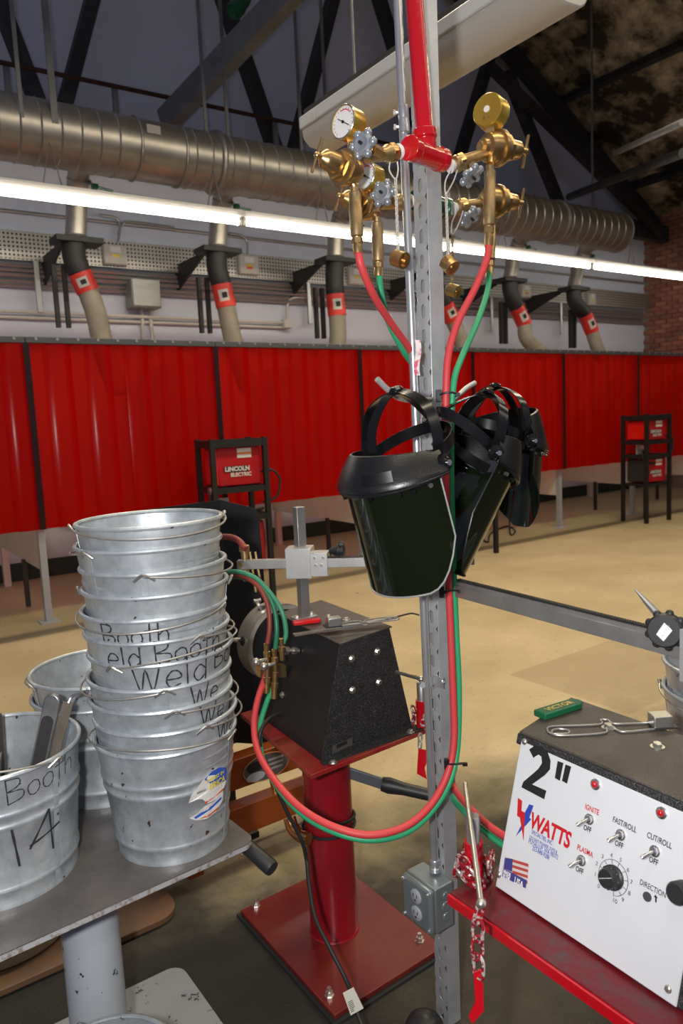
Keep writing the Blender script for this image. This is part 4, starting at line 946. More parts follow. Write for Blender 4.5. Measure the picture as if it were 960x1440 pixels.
# torch at the bar's end
tq = bl_+barD*0.015-side*0.018
MB().lathe(tq-ez*0.05, ez, [(0, 0.008), (0.02, 0.010), (0.08, 0.010), (0.082, 0.014), (0.098, 0.014), (0.10, 0.006)], 16).build('torch', M_brass2, lm)
MB().tube([tq+ez*0.03+barD*0.03, tq-ez*0.02+barD*0.035, tq-ez*0.09+barD*0.045], 0.004, 8).tube([tq+ez*0.03+barD*0.015, tq-ez*0.08+barD*0.025], 0.004, 8).build('torch_tubes', M_brass2, lm)
# gas block on the sloping side
nl = (tcn[0]-bc[0]).cross(ey).normalized()
if nl.dot(Vector((-1, 0, 0))) < 0: nl = -nl
gb = onplane(398, 940, bc[0], nl)
blk = MB().box(gb+nl*0.045-ey*0.02, (0.078, 0.024, 0.034), ax=(nl, ey, ez)).build('gas_block', M_brass, lm, bevel=0.001)
for i, (px, py, d) in enumerate(((376, 935, 1.86), (387, 943, 1.86), (397, 928, 1.87))):
    q = at(px, py, d)
    MB().lathe(q, ez, [(0.0, 0.0065), (0.02, 0.0065), (0.022, 0.009), (0.034, 0.009), (0.036, 0.006), (0.055, 0.007)], 12).build('fitting', M_brass, lm)
    if i < 2: MB().lathe(q, -ez+ex*(-0.12), [(0.005, 0.007), (0.03, 0.007), (0.031, 0.0095), (0.046, 0.0095), (0.047, 0.0075), (0.07, 0.0085)], 12).build('fitting', M_brass, lm)
for px, py in ((360, 931), (371, 937)):
    q = at(px, py, 1.83); MB().ball(q, 0.0105, 12, 8).cyl(q, q+ex*0.03, 0.005, n=8).build('valve_knob', M_zinc, lm)
q = onplane(420, 915, bc[0], nl); MB().cyl(q, q+nl*0.05, 0.006, n=10).lathe(q+nl*0.008, nl, [(0, 0.010), (0.010, 0.010)], 6, smooth=False).lathe(q+nl*0.032, nl, [(0, 0.0115), (0.010, 0.0115)], 6, smooth=False).build('inlet_fitting', M_zinc, lm)
q = onplane(397, 977, bc[0], nl); hexbolt(q, nl, 0.006, M_zinc, lm)
# torch hoses from the block up and over
hose('torch_hose', [(376, 905, 1.86), (379, 880, 1.86), (376, 850, 1.87), (364, 826, 1.88), (345, 812, 1.90), (322, 808, 1.92), (300, 812, 1.95)], 0.0062, M_hred2, 'dull red torch hose arching from the brass gas block')
hose('torch_hose', [(387, 912, 1.86), (389, 885, 1.86), (385, 855, 1.87), (373, 832, 1.88), (352, 815, 1.90), (322, 812, 1.93), (300, 818, 1.96)], 0.0062, M_hgrn2, 'inner green torch hose arching from the brass gas block')
hose('torch_hose', [(398, 905, 1.87), (402, 890, 1.87), (397, 862, 1.87), (383, 838, 1.88), (362, 815, 1.89), (340, 805, 1.90), (318, 804, 1.92)], 0.0062, mat('hose_green_pale', (0.05, 0.27, 0.15), 0.4), 'outer pale green torch hose arching from the brass gas block')
hose('torch_lead', [(345, 772, 1.93), (335, 760, 1.95), (320, 755, 1.98), (300, 757, 2.0)], 0.0085, M_hred2, 'brown torch lead reaching the end of the rack bar')
# power lead
hose('power_lead', [(392, 1004, 1.81), (377, 1012, 1.77), (366, 1030, 1.74), (367, 1055, 1.74), (385, 1100, 1.75), (405, 1145, 1.76), (424, 1182, 1.77), (431, 1210, 1.78), (434, 1240, 1.75), (443, 1290, 1.70), (462, 1330, 1.66), (485, 1375, 1.63), (495, 1400, 1.62), (505, 1432, 1.60), (520, 1470, 1.56)], 0.0048, M_cable, 'black power lead trailing down the red pedestal to the floor')
wr_ = []
for i in range(41):
    a_ = 2*math.pi*i/20+2.2; wr_.append((cc.x+0.0715*math.cos(a_), cc.y+0.0715*math.sin(a_), 0.355-0.008*i/20+0.018*math.sin(a_*0.5)))
tag(MB().tube(wr_, 0.0045, 8).build('lead_loop', M_cable), 'black cord wound twice round the red pedestal column', 'cord')
pl_ = thing('lead_label', 'white barcode label wrapped on the black power lead', 'label', at(497, 1408, 1.60))
A0 = [at(482, 1397, 1.585), at(497, 1389, 1.585), at(511, 1418, 1.585), at(493, 1428, 1.585)]
MB().prism(A0, Vector(f0)*0.002).build('paper', mat('label_cream', (0.72, 0.70, 0.58), 0.5), pl_)
bb = MB(); dv = (A0[3]-A0[0])
for k in range(7):
    s0 = A0[0]+dv*(0.45+0.07*k)+(A0[1]-A0[0])*0.12; e0 = s0+(A0[1]-A0[0])*(0.45 if k < 5 else 0.3)
    bb.bar(s0-Vector(f0)*0.0004, e0-Vector(f0)*0.0004, 0.0004, 0.0011, up=dv)
bb.build('barcode', M_ink, pl_)
# loose things on top
def knife(name, pts, label, m, z, wdt, th, txt=None, tm=None):
    a, b_ = Vector(onz(*pts[0], z)), Vector(onz(*pts[1], z)); d = (b_-a); L_ = d.length; d.normalize(); s_ = ez.cross(d)
    t = thing(name, label, 'tool', a)
    out = [(0, -.5), (0, .5), (L_*.9, .5), (L_, .2), (L_, -.2), (L_*.9, -.5)]
    MB().prism([a+d*x+s_*y*wdt for x, y in out], ez*th).build('case', m, t, bevel=0.002)
    MB().box(a+d*L_*0.96+ez*th*0.5, (L_*0.10, wdt*0.5, th*0.7), ax=(d, s_, ez)).build('hinge', M_chrome, t)
    if txt: lettering('print', txt, wdt*0.62, a+d*L_*0.16-s_*wdt*0.22+ez*th, d, s_, tm, t, bold=0.0006)
    return t
knife('tip_cleaner', ((412, 879), (451, 874)), 'bright red tip cleaner case at the foot of the steel mast', mat('case_red', (0.72, 0.012, 0.016), 0.25, coat=0.5), tz+.006, 0.022, 0.010)
M_stri = mat('striker_wire', (0.50, 0.49, 0.46), 0.32, 0.85)
st_ = thing('flat_file', 'worn flat steel file lying across the dark machine top', 'tool', at(465, 885, 1.70))
p0, p1 = Vector(onz(413, 893, tz+.008)), Vector(onz(560, 868, tz+.018)); d_ = (p1-p0).normalized(); s_ = ez.cross(d_)
p1 = p0+d_*0.34
MB().bar(p0, p0+d_*0.12, 0.019, 0.004).build('blade', mat('file_steel', (0.26, 0.22, 0.18), 0.45, 0.7, var=0.2, vscale=30), st_)
MB().bar(p0+d_*0.12, p0+d_*0.26, 0.014, 0.005).build('blade', M_steel, st_)
MB().tube(spline([p0+d_*0.26, p0+d_*0.30+ez*0.004, p0+d_*0.32+ez*0.004, p0+d_*0.335-s_*0.012], 5), 0.0022, 6).build('tang', M_dsteel, st_)
def striker(label, p, d, z, L_=0.20):
    d = Vector(d).normalized(); s_ = ez.cross(d); p = Vector(p)
    t = thing('flint_striker', label, 'striker', p)
    def q(x, y, h=0.0): return p+d*x*L_+s_*y*L_+ez*(z+h)
    P = [q(0.98, 0.05), q(0.62, 0.07), q(0.58, 0.16), q(0.52, 0.17), q(0.47, 0.08), q(0.08, 0.10), q(0.0, 0.03), q(0.02, -0.05), q(0.15, -0.06), q(0.17, 0.0), q(0.10, 0.04), q(0.03, 0.0), q(0.06, -0.09), q(0.44, -0.10), q(0.50, 0.0), q(0.56, 0.0), q(0.62, -0.10), q(0.98, -0.07)]
    MB().tube(spline(P, 5), 0.0018, 6).build('spring_wire', M_stri, t)
    MB().box(q(0.97, -0.01, 0.010), (0.034, 0.028, 0.022), ax=(d, s_, ez)).build('cup', M_stri, t, bevel=0.002)
    MB().box(q(0.99, -0.01, 0.000), (0.042, 0.034, 0.003), ax=(d, s_, ez)).build('flint_holder', M_dsteel, t)
    return t
striker('wire flint striker lying over the flat file on the dark machine top', onz(560, 872, tz+.02), Vector(onz(476, 882, tz+.02)-onz(560, 872, tz+.02)), 0.006, 0.175)

# lock pin with chain on the pedestal corner
pc1 = Vector(onz(594, 1022, .612))
lp = thing('tee_lock_pin', 'red socket and tee pin wrapped in chain behind the conduit', 'lock pin', pc1)
pin_set(lp, pc1, None, None, (at(557, 945, 1.86), at(592, 955, 1.74)))
for k in range(9):
    a_ = k*2.2; c = pc1+Vector((0.024*math.cos(a_), 0.024*math.sin(a_), 0.010+0.006*k)); dd = Vector((-math.sin(a_), math.cos(a_), 0.5*math.sin(k*3.1)))
    chain([c-dd*0.012, c+dd*0.012], 0.030, 0.0030, 'chain_link', M_chn, lp, merged=False, gap=1.0)
chain([at(591, 1032, 1.74), at(590, 1052, 1.74)], 0.018, 0.0022, 'chain_link', M_emt, lp, merged=False, gap=0.7)
F1 = [at(*p, 1.74) for p in ((588, 1053), (599, 1055), (600, 1072), (597, 1080), (600, 1096), (586, 1088))]
MB().prism(F1, Vector(f0)*0.003).build('flag_tab', M_ared, lp)

# ================================================================== white-panelled machine on its red table
M_tred = mat('table_red_worn', (0.13, 0.007, 0.010), 0.4, col2=(0.07, 0.04, 0.04), vscale=22, thr=(0.50, 0.68), bump=0.15, bscale=60)
rt = thing('red_work_stand', 'chipped dark red steel stand under the white-panelled machine', 'stand', (1.03, 0.66, 0))
MB().box((1.04, 0.645, 0.592), (0.42, 0.53, 0.016)).build('top_plate', M_tred, rt, bevel=0.002)
MB().box((0.828, 0.645, 0.588), (0.006, 0.53, 0.018)).build('edge_strip', M_ared, rt)
MB().cyl((1.04, 0.62, 0), (1.04, 0.62, 0.585), 0.068, n=36).build('column', M_pred, rt)
MB().box((1.04, 0.62, 0.008), (0.42, 0.5, 0.016)).build('base_plate', M_pred, rt, bevel=0.002)
zb, zt_ = 0.602, 0.862
b0, b1 = Vector(onz(695, 1245, zb)), Vector(onz(953, 1420, zb)); t0, t1 = Vector(onz(735, 1034, zt_)), Vector(onz(960, 1129, zt_))
yd = (b1-b0).normalized(); b1 = b0+yd*0.42; t1 = t0+(t1-t0).normalized()*0.42
tb0 = Vector(onz(806, 985, zt_)); tb1 = t1+(tb0-t0)
bb0 = b0+Vector((tb0.x-t0.x+2*(t0.x-b0.x), 0.0, 0)); bb1 = bb0+(b1-b0)
rm = thing('pipe_cutting_machine', 'pipe cutting machine with a white control panel and big black 2"', 'machine', (b0+bb1)/2)
MB().hexa([b0, bb0, bb1, b1], [t0, tb0, tb1, t1]).build('body', M_wrink, rm, bevel=0.004)
pn = (t0-b0).cross(b1-b0).normalized()
if pn.dot(Vector((-1, 0, 0))) < 0: pn = -pn
uy_ = (t0-b0); uy_ = (uy_ - yd*uy_.dot(yd)).normalized(); ux_ = yd
MB().prism([t0-ux_*0.006+pn*0.004, tb0-ux_*0.006, tb1, t1+pn*0.004], (0, 0, 0.006)).build('lid', mat('lid_dark', (0.075, 0.065, 0.056), 0.42, 0.3, var=0.3, vscale=10, bump=0.3, bscale=300), rm, bevel=0.003)
MB().box((t0+t1)/2-uy_*0.008+pn*0.002, (0.44, 0.008, 0.020), ax=(ux_, pn, uy_)).build('lid_lip', M_wrink, rm, bevel=0.003)
PP = b0+pn*0.003
def P_(px, py, h=0.0): return onplane(px, py, PP+pn*h, pn)
M_pan = mat('panel_white', (0.64, 0.655, 0.68), 0.32, var=0.02, vscale=4)
corner = [P_(733, 1041), P_(965, 1143), P_(953, 1418), P_(697, 1246)]
corner[1] = corner[0]+(corner[1]-corner[0]).normalized()*0.345; corner[2] = P_(951, 1417)
MB().prism([p-pn*0.0015 for p in corner], pn*0.003).build('control_panel', M_pan, rm, bevel=0.002)
def PS(px, py): return P_(px, py, 0.0016)
for p in ((737, 1043), (701, 1230), (939, 1391)): MB().lathe(PS(*p), pn, [(0, 0.0058), (0.0015, 0.0052), (0.003, 0.003), (0.0034, 0)], 14).build('panel_screw', M_zinc, rm)
M_lred = mat('print_red', (0.55, 0.012, 0.02), 0.4); M_lblu = mat('print_blue', (0.03, 0.06, 0.38), 0.4)
def ptext(txt, p, h, m, **kw): return lettering('print', txt, h, PS(*p), ux_, uy_, m, rm, kx=kw.pop('kx', 0.72), **kw)
# the big 2" cut from tape
vs, fs = text_mesh('2"', 1.0, bold=0.02)
o_ = PS(735, 1105); hx = (PS(790, 1122)-o_); hy = (PS(750, 1050)-PS(735, 1105))
d2 = MB(); xs_ = max(v.x for v in vs); ys_ = max(v.y for v in vs)
two = [(747, 1062), (752, 1053), (762, 1050), (770, 1056), (774, 1067), (772, 1080), (762, 1091), (752, 1099), (768, 1108), (769, 1123), (734, 1107), (737, 1097), (752, 1087), (761, 1078), (764, 1068), (760, 1062), (755, 1065), (756, 1072), (750, 1064)]
two = [(744, 1054), (752, 1048), (762, 1050), (770, 1058), (774, 1070), (773, 1082), (766, 1090), (755, 1098), (748, 1103), (768, 1112), (765, 1124), (733, 1107), (736, 1099), (748, 1089), (757, 1081), (762, 1073), (761, 1064), (757, 1061), (752, 1064), (750, 1066)]
MB().prism([PS(*p) for p in two], pn*0.0004).build('print', M_ink, rm)
for q in (((784, 1070), (792, 1073), (787, 1098), (780, 1094)), ((795, 1075), (803, 1078), (797, 1102), (790, 1098))): MB().prism([PS(*p) for p in q], pn*0.0004).build('print', M_ink, rm)
MB().prism([PS(*p) for p in ((728, 1122), (734, 1126), (733, 1140), (738, 1143), (736, 1182), (731, 1150), (727, 1147))], pn*0.0004).build('print', M_lred, rm)
MB().prism([PS(*p) for p in ((744, 1131), (750, 1133), (744, 1150), (747, 1152), (725, 1176), (734, 1158), (731, 1155))], pn*0.0003).build('print', M_lblu, rm)
ptext('WATTS', (744, 1162), 0.036, M_lred, bold=0.0012, shear=0.1, spacing=0.94)
for i, (t_, p) in enumerate((('SPECIALTIES, INC.', (747, 1172)), ('2323 EAST PIONEER, SUITE B', (744, 1178.5)), ('PUYALLUP, WA 98372', (743, 1185)), ('253-848-9288', (748, 1195)))):
    ptext(t_, p, 0.0094 if i == 0 else (0.0076 if i == 1 else 0.0105), M_lblu, bold=0.0001, kx=0.62)
# flag sticker
fo = [PS(*p) for p in ((710, 1204), (716, 1206), (742, 1213), (744, 1217), (740, 1250), (706, 1232), (706, 1222))]
MB().prism(fo, pn*0.0003).build('sticker', mat('sticker_cream', (0.62, 0.55, 0.52), 0.5), rm)
for k in range(4):
    y_ = 1208+k*8; MB().prism([PS(720+0.3*k, y_), PS(743-0.5*k, y_+7), PS(743-0.5*k, y_+11), PS(720+0.3*k, y_+4)], pn*0.0005).build('sticker_stripe', mat('flag_red', (0.45, 0.06, 0.05), 0.5), rm)
MB().prism([PS(*p) for p in ((710, 1206), (721, 1208), (720, 1226), (708, 1221))], pn*0.0006).build('sticker_canton', mat('flag_blue', (0.05, 0.05, 0.22), 0.5), rm)
MB().prism([PS(*p) for p in ((708, 1221), (722, 1228), (741, 1238), (739, 1249), (706, 1232))], pn*0.0008).build('sticker_band', mat('flag_blue', (0.05, 0.05, 0.22), 0.5), rm)
for t_, p_, h_ in (('MADE', (708, 1227), 0.0085), ('IN THE', (707.5, 1232), 0.0068), ('USA', (723, 1241), 0.0150)):
    lettering('print', t_, h_, PS(*p_)+pn*0.0006, ux_, uy_, M_face, rm, kx=0.72, bold=0.0004)
for p in ((838, 1103), (931, 1143)):
    lo = MB().lathe(PS(*p), pn, [(0, 0.0088), (0.003, 0.0088), (0.004, 0.0070)], 20).build('lamp_bezel', M_chrome, rm)
    MB().ball(PS(*p)+pn*0.004, 0.0058, 12, 8).build('lamp_lens', mat('lens_red', (0.42, 0.012, 0.015), 0.12, coat=0.5), lo)
def toggle(p):
    b_ = PS(*p); o = MB().lathe(b_, pn, [(0, 0.0085), (0.002, 0.0085), (0.0022, 0.0068), (0.006, 0.0062), (0.007, 0.004)], 12).build('toggle_switch', M_chrome, rm)
    MB().lathe(b_+pn*0.006, (pn*0.75-uy_*0.55-ux_*0.35), [(0, 0.0022), (0.018, 0.0034), (0.020, 0.0026)], 10).build('lever', M_chrome, o)
for p, nm, np_, m_ in (((829, 1152), 'IGNITE', (822, 1137), M_lred), ((873, 1174), 'FAST/ROLL', (861, 1155), M_ink), ((921, 1197), 'CUT/ROLL', (909, 1177), M_ink), ((818, 1210), 'PLASMA', (811, 1194), M_lred)):
    toggle(p); ptext(nm, np_, 0.0118, m_, bold=0.0002); ptext('OFF', (p[0]-9, p[1]+14), 0.0115, M_ink, bold=0.0003)
ptext('DIRECTION', (899, 1243), 0.0112, M_ink, bold=0.0001)
kc = PS(862, 1234)
kn = MB().lathe(kc, pn, [(0, 0.0185), (0.004, 0.0185), (0.006, 0.0160), (0.018, 0.0145), (0.020, 0.0125)], 24)
for j in range(8):
    a_ = 2*math.pi*j/8; kn.ball(kc+pn*0.009+(ux_*math.cos(a_)+uy_*math.sin(a_))*0.0148, 0.0034, 6, 5)
kn.build('speed_knob', M_dgrip, rm)
MB().bar(kc+pn*0.0204-ux_*0.010-uy_*0.004, kc+pn*0.0204+ux_*0.010+uy_*0.006, 0.0012, 0.0006, up=pn).build('knob_pointer', M_wire, rm)
MB().tube([kc+pn*0.0004+(ux_*math.cos(a_)+uy_*math.sin(a_))*0.0255 for a_ in np.linspace(math.radians(215), math.radians(-80), 40)], 0.0004, 4).build('dial_arc', M_ink, rm)
for k in range(11):
    a_ = math.radians(228-30.5*k); e = ux_*math.cos(a_)+uy_*math.sin(a_)
    MB().bar(kc+pn*0.0005+e*0.0195, kc+pn*0.0005+e*0.0255, 0.0007, 0.0004, up=pn).build('dial_tick', M_ink, rm)
    lettering('print', str(k), 0.0088, kc+e*0.0315-ux_*0.0025-uy_*0.003, ux_, uy_, M_ink, rm)
MB().cyl(PS(910, 1261), PS(910, 1261)+pn*0.0012, 0.0068, n=20).build('hole_plug', mat('plug_grey', (0.06, 0.06, 0.065), 0.4), rm)
MB().prism([PS(*p) for p in ((921.5, 1258), (924.5, 1263), (923, 1263), (923, 1269), (921, 1269), (921, 1262), (919, 1261))], pn*0.0004).build('print', M_ink, rm)
MB().lathe(P_(962, 1254), pn, [(0, 0.016), (0.02, 0.016), (0.024, 0.013)], 16).build('corner_knob', M_dgrip, rm)
LZt = zt_+0.006
for p in ((855, 1024), (924, 1051)): hexbolt(onz(*p, LZt), ez, 0.008, M_zinc, rm)
knife('tip_cleaner', ((758, 1010), (815, 992)), 'green tip cleaner case with gold lettering on the white-panelled machine', mat('case_green', (0.004, 0.115, 0.045), 0.3, coat=0.4), LZt+.001, 0.030, 0.012, 'VICTOR', mat('print_gold', (0.55, 0.40, 0.10), 0.4))
striker('wire flint striker with a square cup on the white-panelled machine', onz(771, 1031, LZt), Vector(onz(915, 1022, LZt)-onz(771, 1031, LZt)), 0.003, 0.205)
# torch arm of this machine
bz2 = 1.062; ra, rb = Vector(onz(642, 829, bz2)), Vector(onz(930, 905, bz2)); rd = (rb-ra).normalized(); rb = ra+rd*0.66; sd = Vector((-rd.y, rd.x, 0))
if sd.dot(Vector(f0)) > 0: sd = -sd
MB().bar(ra, rb, 0.022, 0.026).build('rack_bar', M_steel, rm, bevel=0.001)
MB().bar(ra+rd*0.004+ez*0.016, rb+ez*0.016, 0.012, 0.008).build('rack_base', M_steel, rm)
tb = MB(); k = 0.006
while k < 0.655: tb.box(ra+rd*k+ez*0.0215, (0.0024, 0.012, 0.005), ax=(rd, sd, ez)); k += 0.0050
tb.build('rack_teeth', M_dsteel, rm)
mx = Vector(((tb0.x+t0.x)/2+0.01, t0.y-0.30, 0)); 
mx = Vector(onz(1000, 925, bz2)); MB().box((mx.x-sd.x*0.026, mx.y-sd.y*0.026, (LZt+1.21)/2), (0.026, 0.026, 1.21-LZt), ax=(rd, sd, ez)).build('mast', M_steel, rm, bevel=0.001)
MB().box(mx+sd*-0.006, (0.07, 0.062, 0.08), ax=(rd, sd, ez)).build('slide_block', M_alu, rm, bevel=0.001)
kc = at(936, 886, (ra+rd*0.5-Vector(CP)).dot(Vector(f0))-0.035); kax = (-Vector(f0)*0.75-HR*0.55).normalized(); ku, kv, _ = basis(kax)
kn = MB().lathe(kc-kax*0.012, kax, [(-0.03, 0.008), (0, 0.010), (0.002, 0.024), (0.006, 0.026), (0.020, 0.026), (0.024, 0.023), (0.024, 0)], 24)
for j in range(9):
    a_ = 2*math.pi*j/9; kn.ball(kc+(ku*math.cos(a_)+kv*math.sin(a_))*0.0255, 0.0065, 8, 6)
kn.build('adjusting_knob', M_dgrip, rm)
kh = (HR-kax*HR.dot(kax)).normalized(); kw_ = kax.cross(kh); kw_ = kw_ if kw_.z > 0 else -kw_
lb = [kc+kax*0.0125+kh*x*0.001+kw_*y*0.001 for x, y in ((-11, -5), (-1, -15), (12, 2), (1, 13))]
lo = MB().prism(lb, kax*0.0008).build('knob_label', mat('label_white', (0.75, 0.75, 0.75), 0.5), rm)
lu = (lb[2]-lb[1]).normalized(); lv = (lb[0]-lb[1]).normalized()
lettering('label_print', 'IN OUT', 0.0065, lb[1]+lu*0.002+lv*0.004+kax*0.001, lu, lv, mat('pencil', (0.35, 0.35, 0.35), 0.6), rm)
tgp = at(912, 868, 1.15)
MB().tube([at(892, 828, 1.16), at(908, 846, 1.155), at(928, 868, 1.15)], [0.0012, 0.0045, 0.0065], 8).build('pointer_tip', M_stri, rm)
# tee pin, wrapped chain and hanging flag
pb_ = Vector(onz(667, 1238, .602))
rp_ = thing('tee_lock_pin', 'tee-handled lock pin in a red socket with hanging chain and red flag', 'lock pin', pb_)
pin_set(rp_, pb_, None, None, (at(654, 1102, 1.36), at(676, 1271, 1.115)))
for k in range(14):
    a_ = k*2.0; R_ = 0.026+0.006*math.sin(k*1.7); c = pb_+Vector((R_*math.cos(a_), R_*math.sin(a_), 0.006+0.0035*k)); dd = Vector((-math.sin(a_), math.cos(a_), 0.55*math.sin(k*2.3))).normalized()
    chain([c-dd*0.015, c+dd*0.015], 0.034, 0.0031, 'chain_link', M_chn, rp_, merged=False, gap=1.0)
chain([at(677, 1268, 1.13), at(672, 1290, 1.125), at(671, 1330, 1.125), at(673, 1372, 1.125)], 0.036, 0.0028, 'chain_link', M_chn, rp_, merged=False, gap=0.68)
F2 = [at(*p, 1.125) for p in ((666, 1368), (675, 1366), (679, 1384), (680, 1422), (664, 1440), (659, 1430), (668, 1410))]
MB().prism(F2, Vector(f0)*0.003).build('flag_tab', M_ared, rp_)
MB().tube(spline([at(672, 1364, 1.125), at(678, 1368, 1.125), at(679, 1378, 1.125)], 4), 0.002, 6).build('flag_ring', M_ared, rp_)
# ================================================================== grey work stand with buckets
TZ = 0.60
M_top = mat('table_top_steel', (0.105, 0.095, 0.09), 0.45, 0.35, col2=(0.17, 0.15, 0.14), vscale=7, thr=(0.4, 0.7), bump=0.08, bscale=120)
M_gpaint = mat('grey_paint_chipped', (0.42, 0.45, 0.49), 0.4, col2=(0.04, 0.04, 0.04), vscale=34, thr=(0.655, 0.67), detail=6)
M_edge = mat('scuffed_edge', (0.45, 0.45, 0.46), 0.5, 0.3, col2=(0.24, 0.19, 0.16), vscale=70, thr=(0.5, 0.62))
tr_, tl_ = Vector(onz(361, 1181, TZ)), Vector(onz(0, 1343, TZ))
tx = (tr_-tl_).normalized(); ty = Vector((-tx.y, tx.x, 0))
def TP(x, y, z): return tr_+tx*x+ty*y+Vector((0, 0, z-TZ))      # table frame: origin at the near right corner
ws = thing('grey_work_stand', 'steel-topped stand on a thick grey column, loaded with buckets', 'stand', TP(-0.28, 0.27, 0))
pl = [(x-0.0, y) for x, y in rounded(-0.80, 0.0, 0.0, 0.56, 0.028)]
MB().prism([TP(x, y, TZ) for x, y in pl], (0, 0, -0.002)).build('top_sheet', M_top, ws)
MB().prism([TP(x, y, TZ-0.002) for x, y in pl], (0, 0, -0.010)).build('top_plate', M_edge, ws)
cb2 = Vector((0.365, 1.5, 0))
MB().cyl((cb2.x, cb2.y, 0.014), (cb2.x, cb2.y, TZ-0.012), 0.058, n=40).build('column', M_gpaint, ws)
bp_ = [onz(238, 1362, .012), onz(253, 1362, .012), onz(312, 1441, .012)]
MB().prism([Vector((x, y, 0.014)) for x, y in rounded(0.06, 1.22, 0.655, 1.785, 0.04)], (0, 0, -0.013)).build('base_plate', mat('base_grey_chipped', (0.27, 0.29, 0.30), 0.5, col2=(0.03, 0.03, 0.03), vscale=30, thr=(0.62, 0.64), detail=6), ws, bevel=0.002)
h0 = Vector(onz(345, 1188, 0.572)); h1 = at(383, 1222, (h0-Vector(CP)).dot(Vector(f0))-0.045)
hd = (h1-h0).normalized()
MB().lathe(h0-hd*0.05, hd, [(0, 0.011), (0.05, 0.011), (0.052, 0.0155), ((h1-h0).length+0.045, 0.0165), ((h1-h0).length+0.05, 0.0150), ((h1-h0).length+0.051, 0)], 20).build('handle_grip', M_dgrip, ws)

M_gal = mat('galvanised_pail', (0.60, 0.645, 0.675), 0.38, 0.62, col2=(0.41, 0.45, 0.485), vscale=26, thr=(0.36, 0.66), bump=0.04, bscale=45, detail=6)
nt = M_gal.node_tree; pb__ = nt.nodes['Principled BSDF']; lk = pb__.inputs['Base Color'].links[0].from_socket
n_ = nt.nodes.new('ShaderNodeTexNoise'); n_.inputs['Scale'].default_value = 55; n_.inputs['Detail'].default_value = 2
tcn_ = nt.nodes.new('ShaderNodeTexCoord'); nt.links.new(tcn_.outputs['Object'], n_.inputs['Vector'])
rr_ = nt.nodes.new('ShaderNodeValToRGB'); rr_.color_ramp.elements[0].position = 0.715; rr_.color_ramp.elements[1].position = 0.74
nt.links.new(n_.outputs['Fac'], rr_.inputs[0])
mx_ = nt.nodes.new('ShaderNodeMix'); mx_.data_type = 'RGBA'; mx_.inputs[7].default_value = (0.10, 0.06, 0.04, 1)
nt.links.new(rr_.outputs[0], mx_.inputs['Factor']); nt.links.new(lk, mx_.inputs[6]); nt.links.new(mx_.outputs[2], pb__.inputs['Base Color'])
M_bail = mat('bail_wire', (0.46, 0.44, 0.41), 0.4, 0.8, var=0.2, vscale=40)
M_mark = mat('marker_ink', (0.02, 0.02, 0.025), 0.6)
def pail_mesh(rb_, rt_, h):
    def R(z): return rb_+(rt_-rb_)*z/h
    def bead(z, a=0.0030, w_=0.007): return [(z-w_, R(z-w_)), (z-w_*0.5, R(z)+a*0.7), (z, R(z)+a), (z+w_*0.5, R(z)+a*0.7), (z+w_, R(z+w_))]
    prof = [(0.007, 0), (0.007, rb_-0.005), (0, rb_-0.003), (0, rb_+0.001), (0.007, rb_+0.0015), (0.009, R(0.009))] + bead(0.036) + bead(h*0.62) + bead(h*0.71) + [(h*0.8, R(h*0.8)), (h, rt_), (h, rt_-0.0012), (h*0.7, R(h*0.7)-0.001), (h*0.3, R(h*.3)-0.0015), (0.010, R(0.01)-0.002), (0.010, 0)]
    b_ = MB().lathe((0, 0, 0), (0, 0, 1), prof, 56, cap=False)
    b_.ring((0, 0, h), (0, 0, 1), rt_+0.001, 0.0046, 56, 8)
    return b_, R
PAILS = {}
def pail(c, z, rb_, rt_, h, ang, label, group=None, bail=0.0, tiltdir=1, earvis=True):
    key = (rb_, rt_, h)
    if key not in PAILS:
        b_, R = pail_mesh(*key); o = b_.build('shell', M_gal); sm = MB()
        sm.sheet([[(R(q)*math.cos(a)+0.0008*math.cos(a), R(q)*math.sin(a)+0.0008*math.sin(a), q) for a in (-0.022, 0, 0.022)] for q in (0.01, 0.06, 0.12, h-0.005)], 0)
        PAILS[key] = (o.data, R, sm); bpy.data.objects.remove(o)
    data, R, sm = PAILS[key]
    t = thing('galvanised_pail', label, 'bucket', (c[0], c[1], z), group)
    o = bpy.data.objects.new('shell', data); COL.objects.link(o); o.parent = t; o.rotation_euler = (0, 0, ang+math.pi/2)
    cz = Vector((c[0], c[1], z))
    for s_ in (0, 1):
        a = ang+math.pi*s_; e = Vector((math.cos(a), math.sin(a), 0)); tt = Vector((-e.y, e.x, 0))
        p = cz+e*(rt_+0.003)+Vector((0, 0, h-0.006))
        MB().tube(spline([p-tt*0.018-Vector((0, 0, 0.004)), p-tt*0.009+e*0.006+Vector((0, 0, 0.004)), p+e*0.009+Vector((0, 0, 0.009)), p+tt*0.009+e*0.006+Vector((0, 0, 0.004)), p+tt*0.018-Vector((0, 0, 0.004))], 4), 0.0026, 6).build('ear', M_bail, t)
        MB().sheet([[cz+e*(R(q)+0.0012)+tt*w_*0.006+Vector((0, 0, q)) for w_ in (-1, 0, 1)] for q in np.linspace(h*0.05, h-0.004, 6)], 0.0008).build('seam', M_gal, t)
    # folded-down bail wire
    e = Vector((math.cos(ang), math.sin(ang), 0)); tt = Vector((-e.y, e.x, 0))*tiltdir
    pts = []
    for k in range(25):
        a = math.pi*k/24; r_ = rt_+0.009
        lift = bail*math.sin(a)
        pts.append(cz+e*math.cos(a)*r_+tt*math.sin(a)*(r_+0.006)*(math.cos(lift*0.9))+Vector((0, 0, h-0.002-0.016*math.sin(a)*(1 if bail == 0 else 0)+lift*rt_)))
    MB().tube(pts, 0.0020, 6).build('bail', M_bail, t)
    return t, R
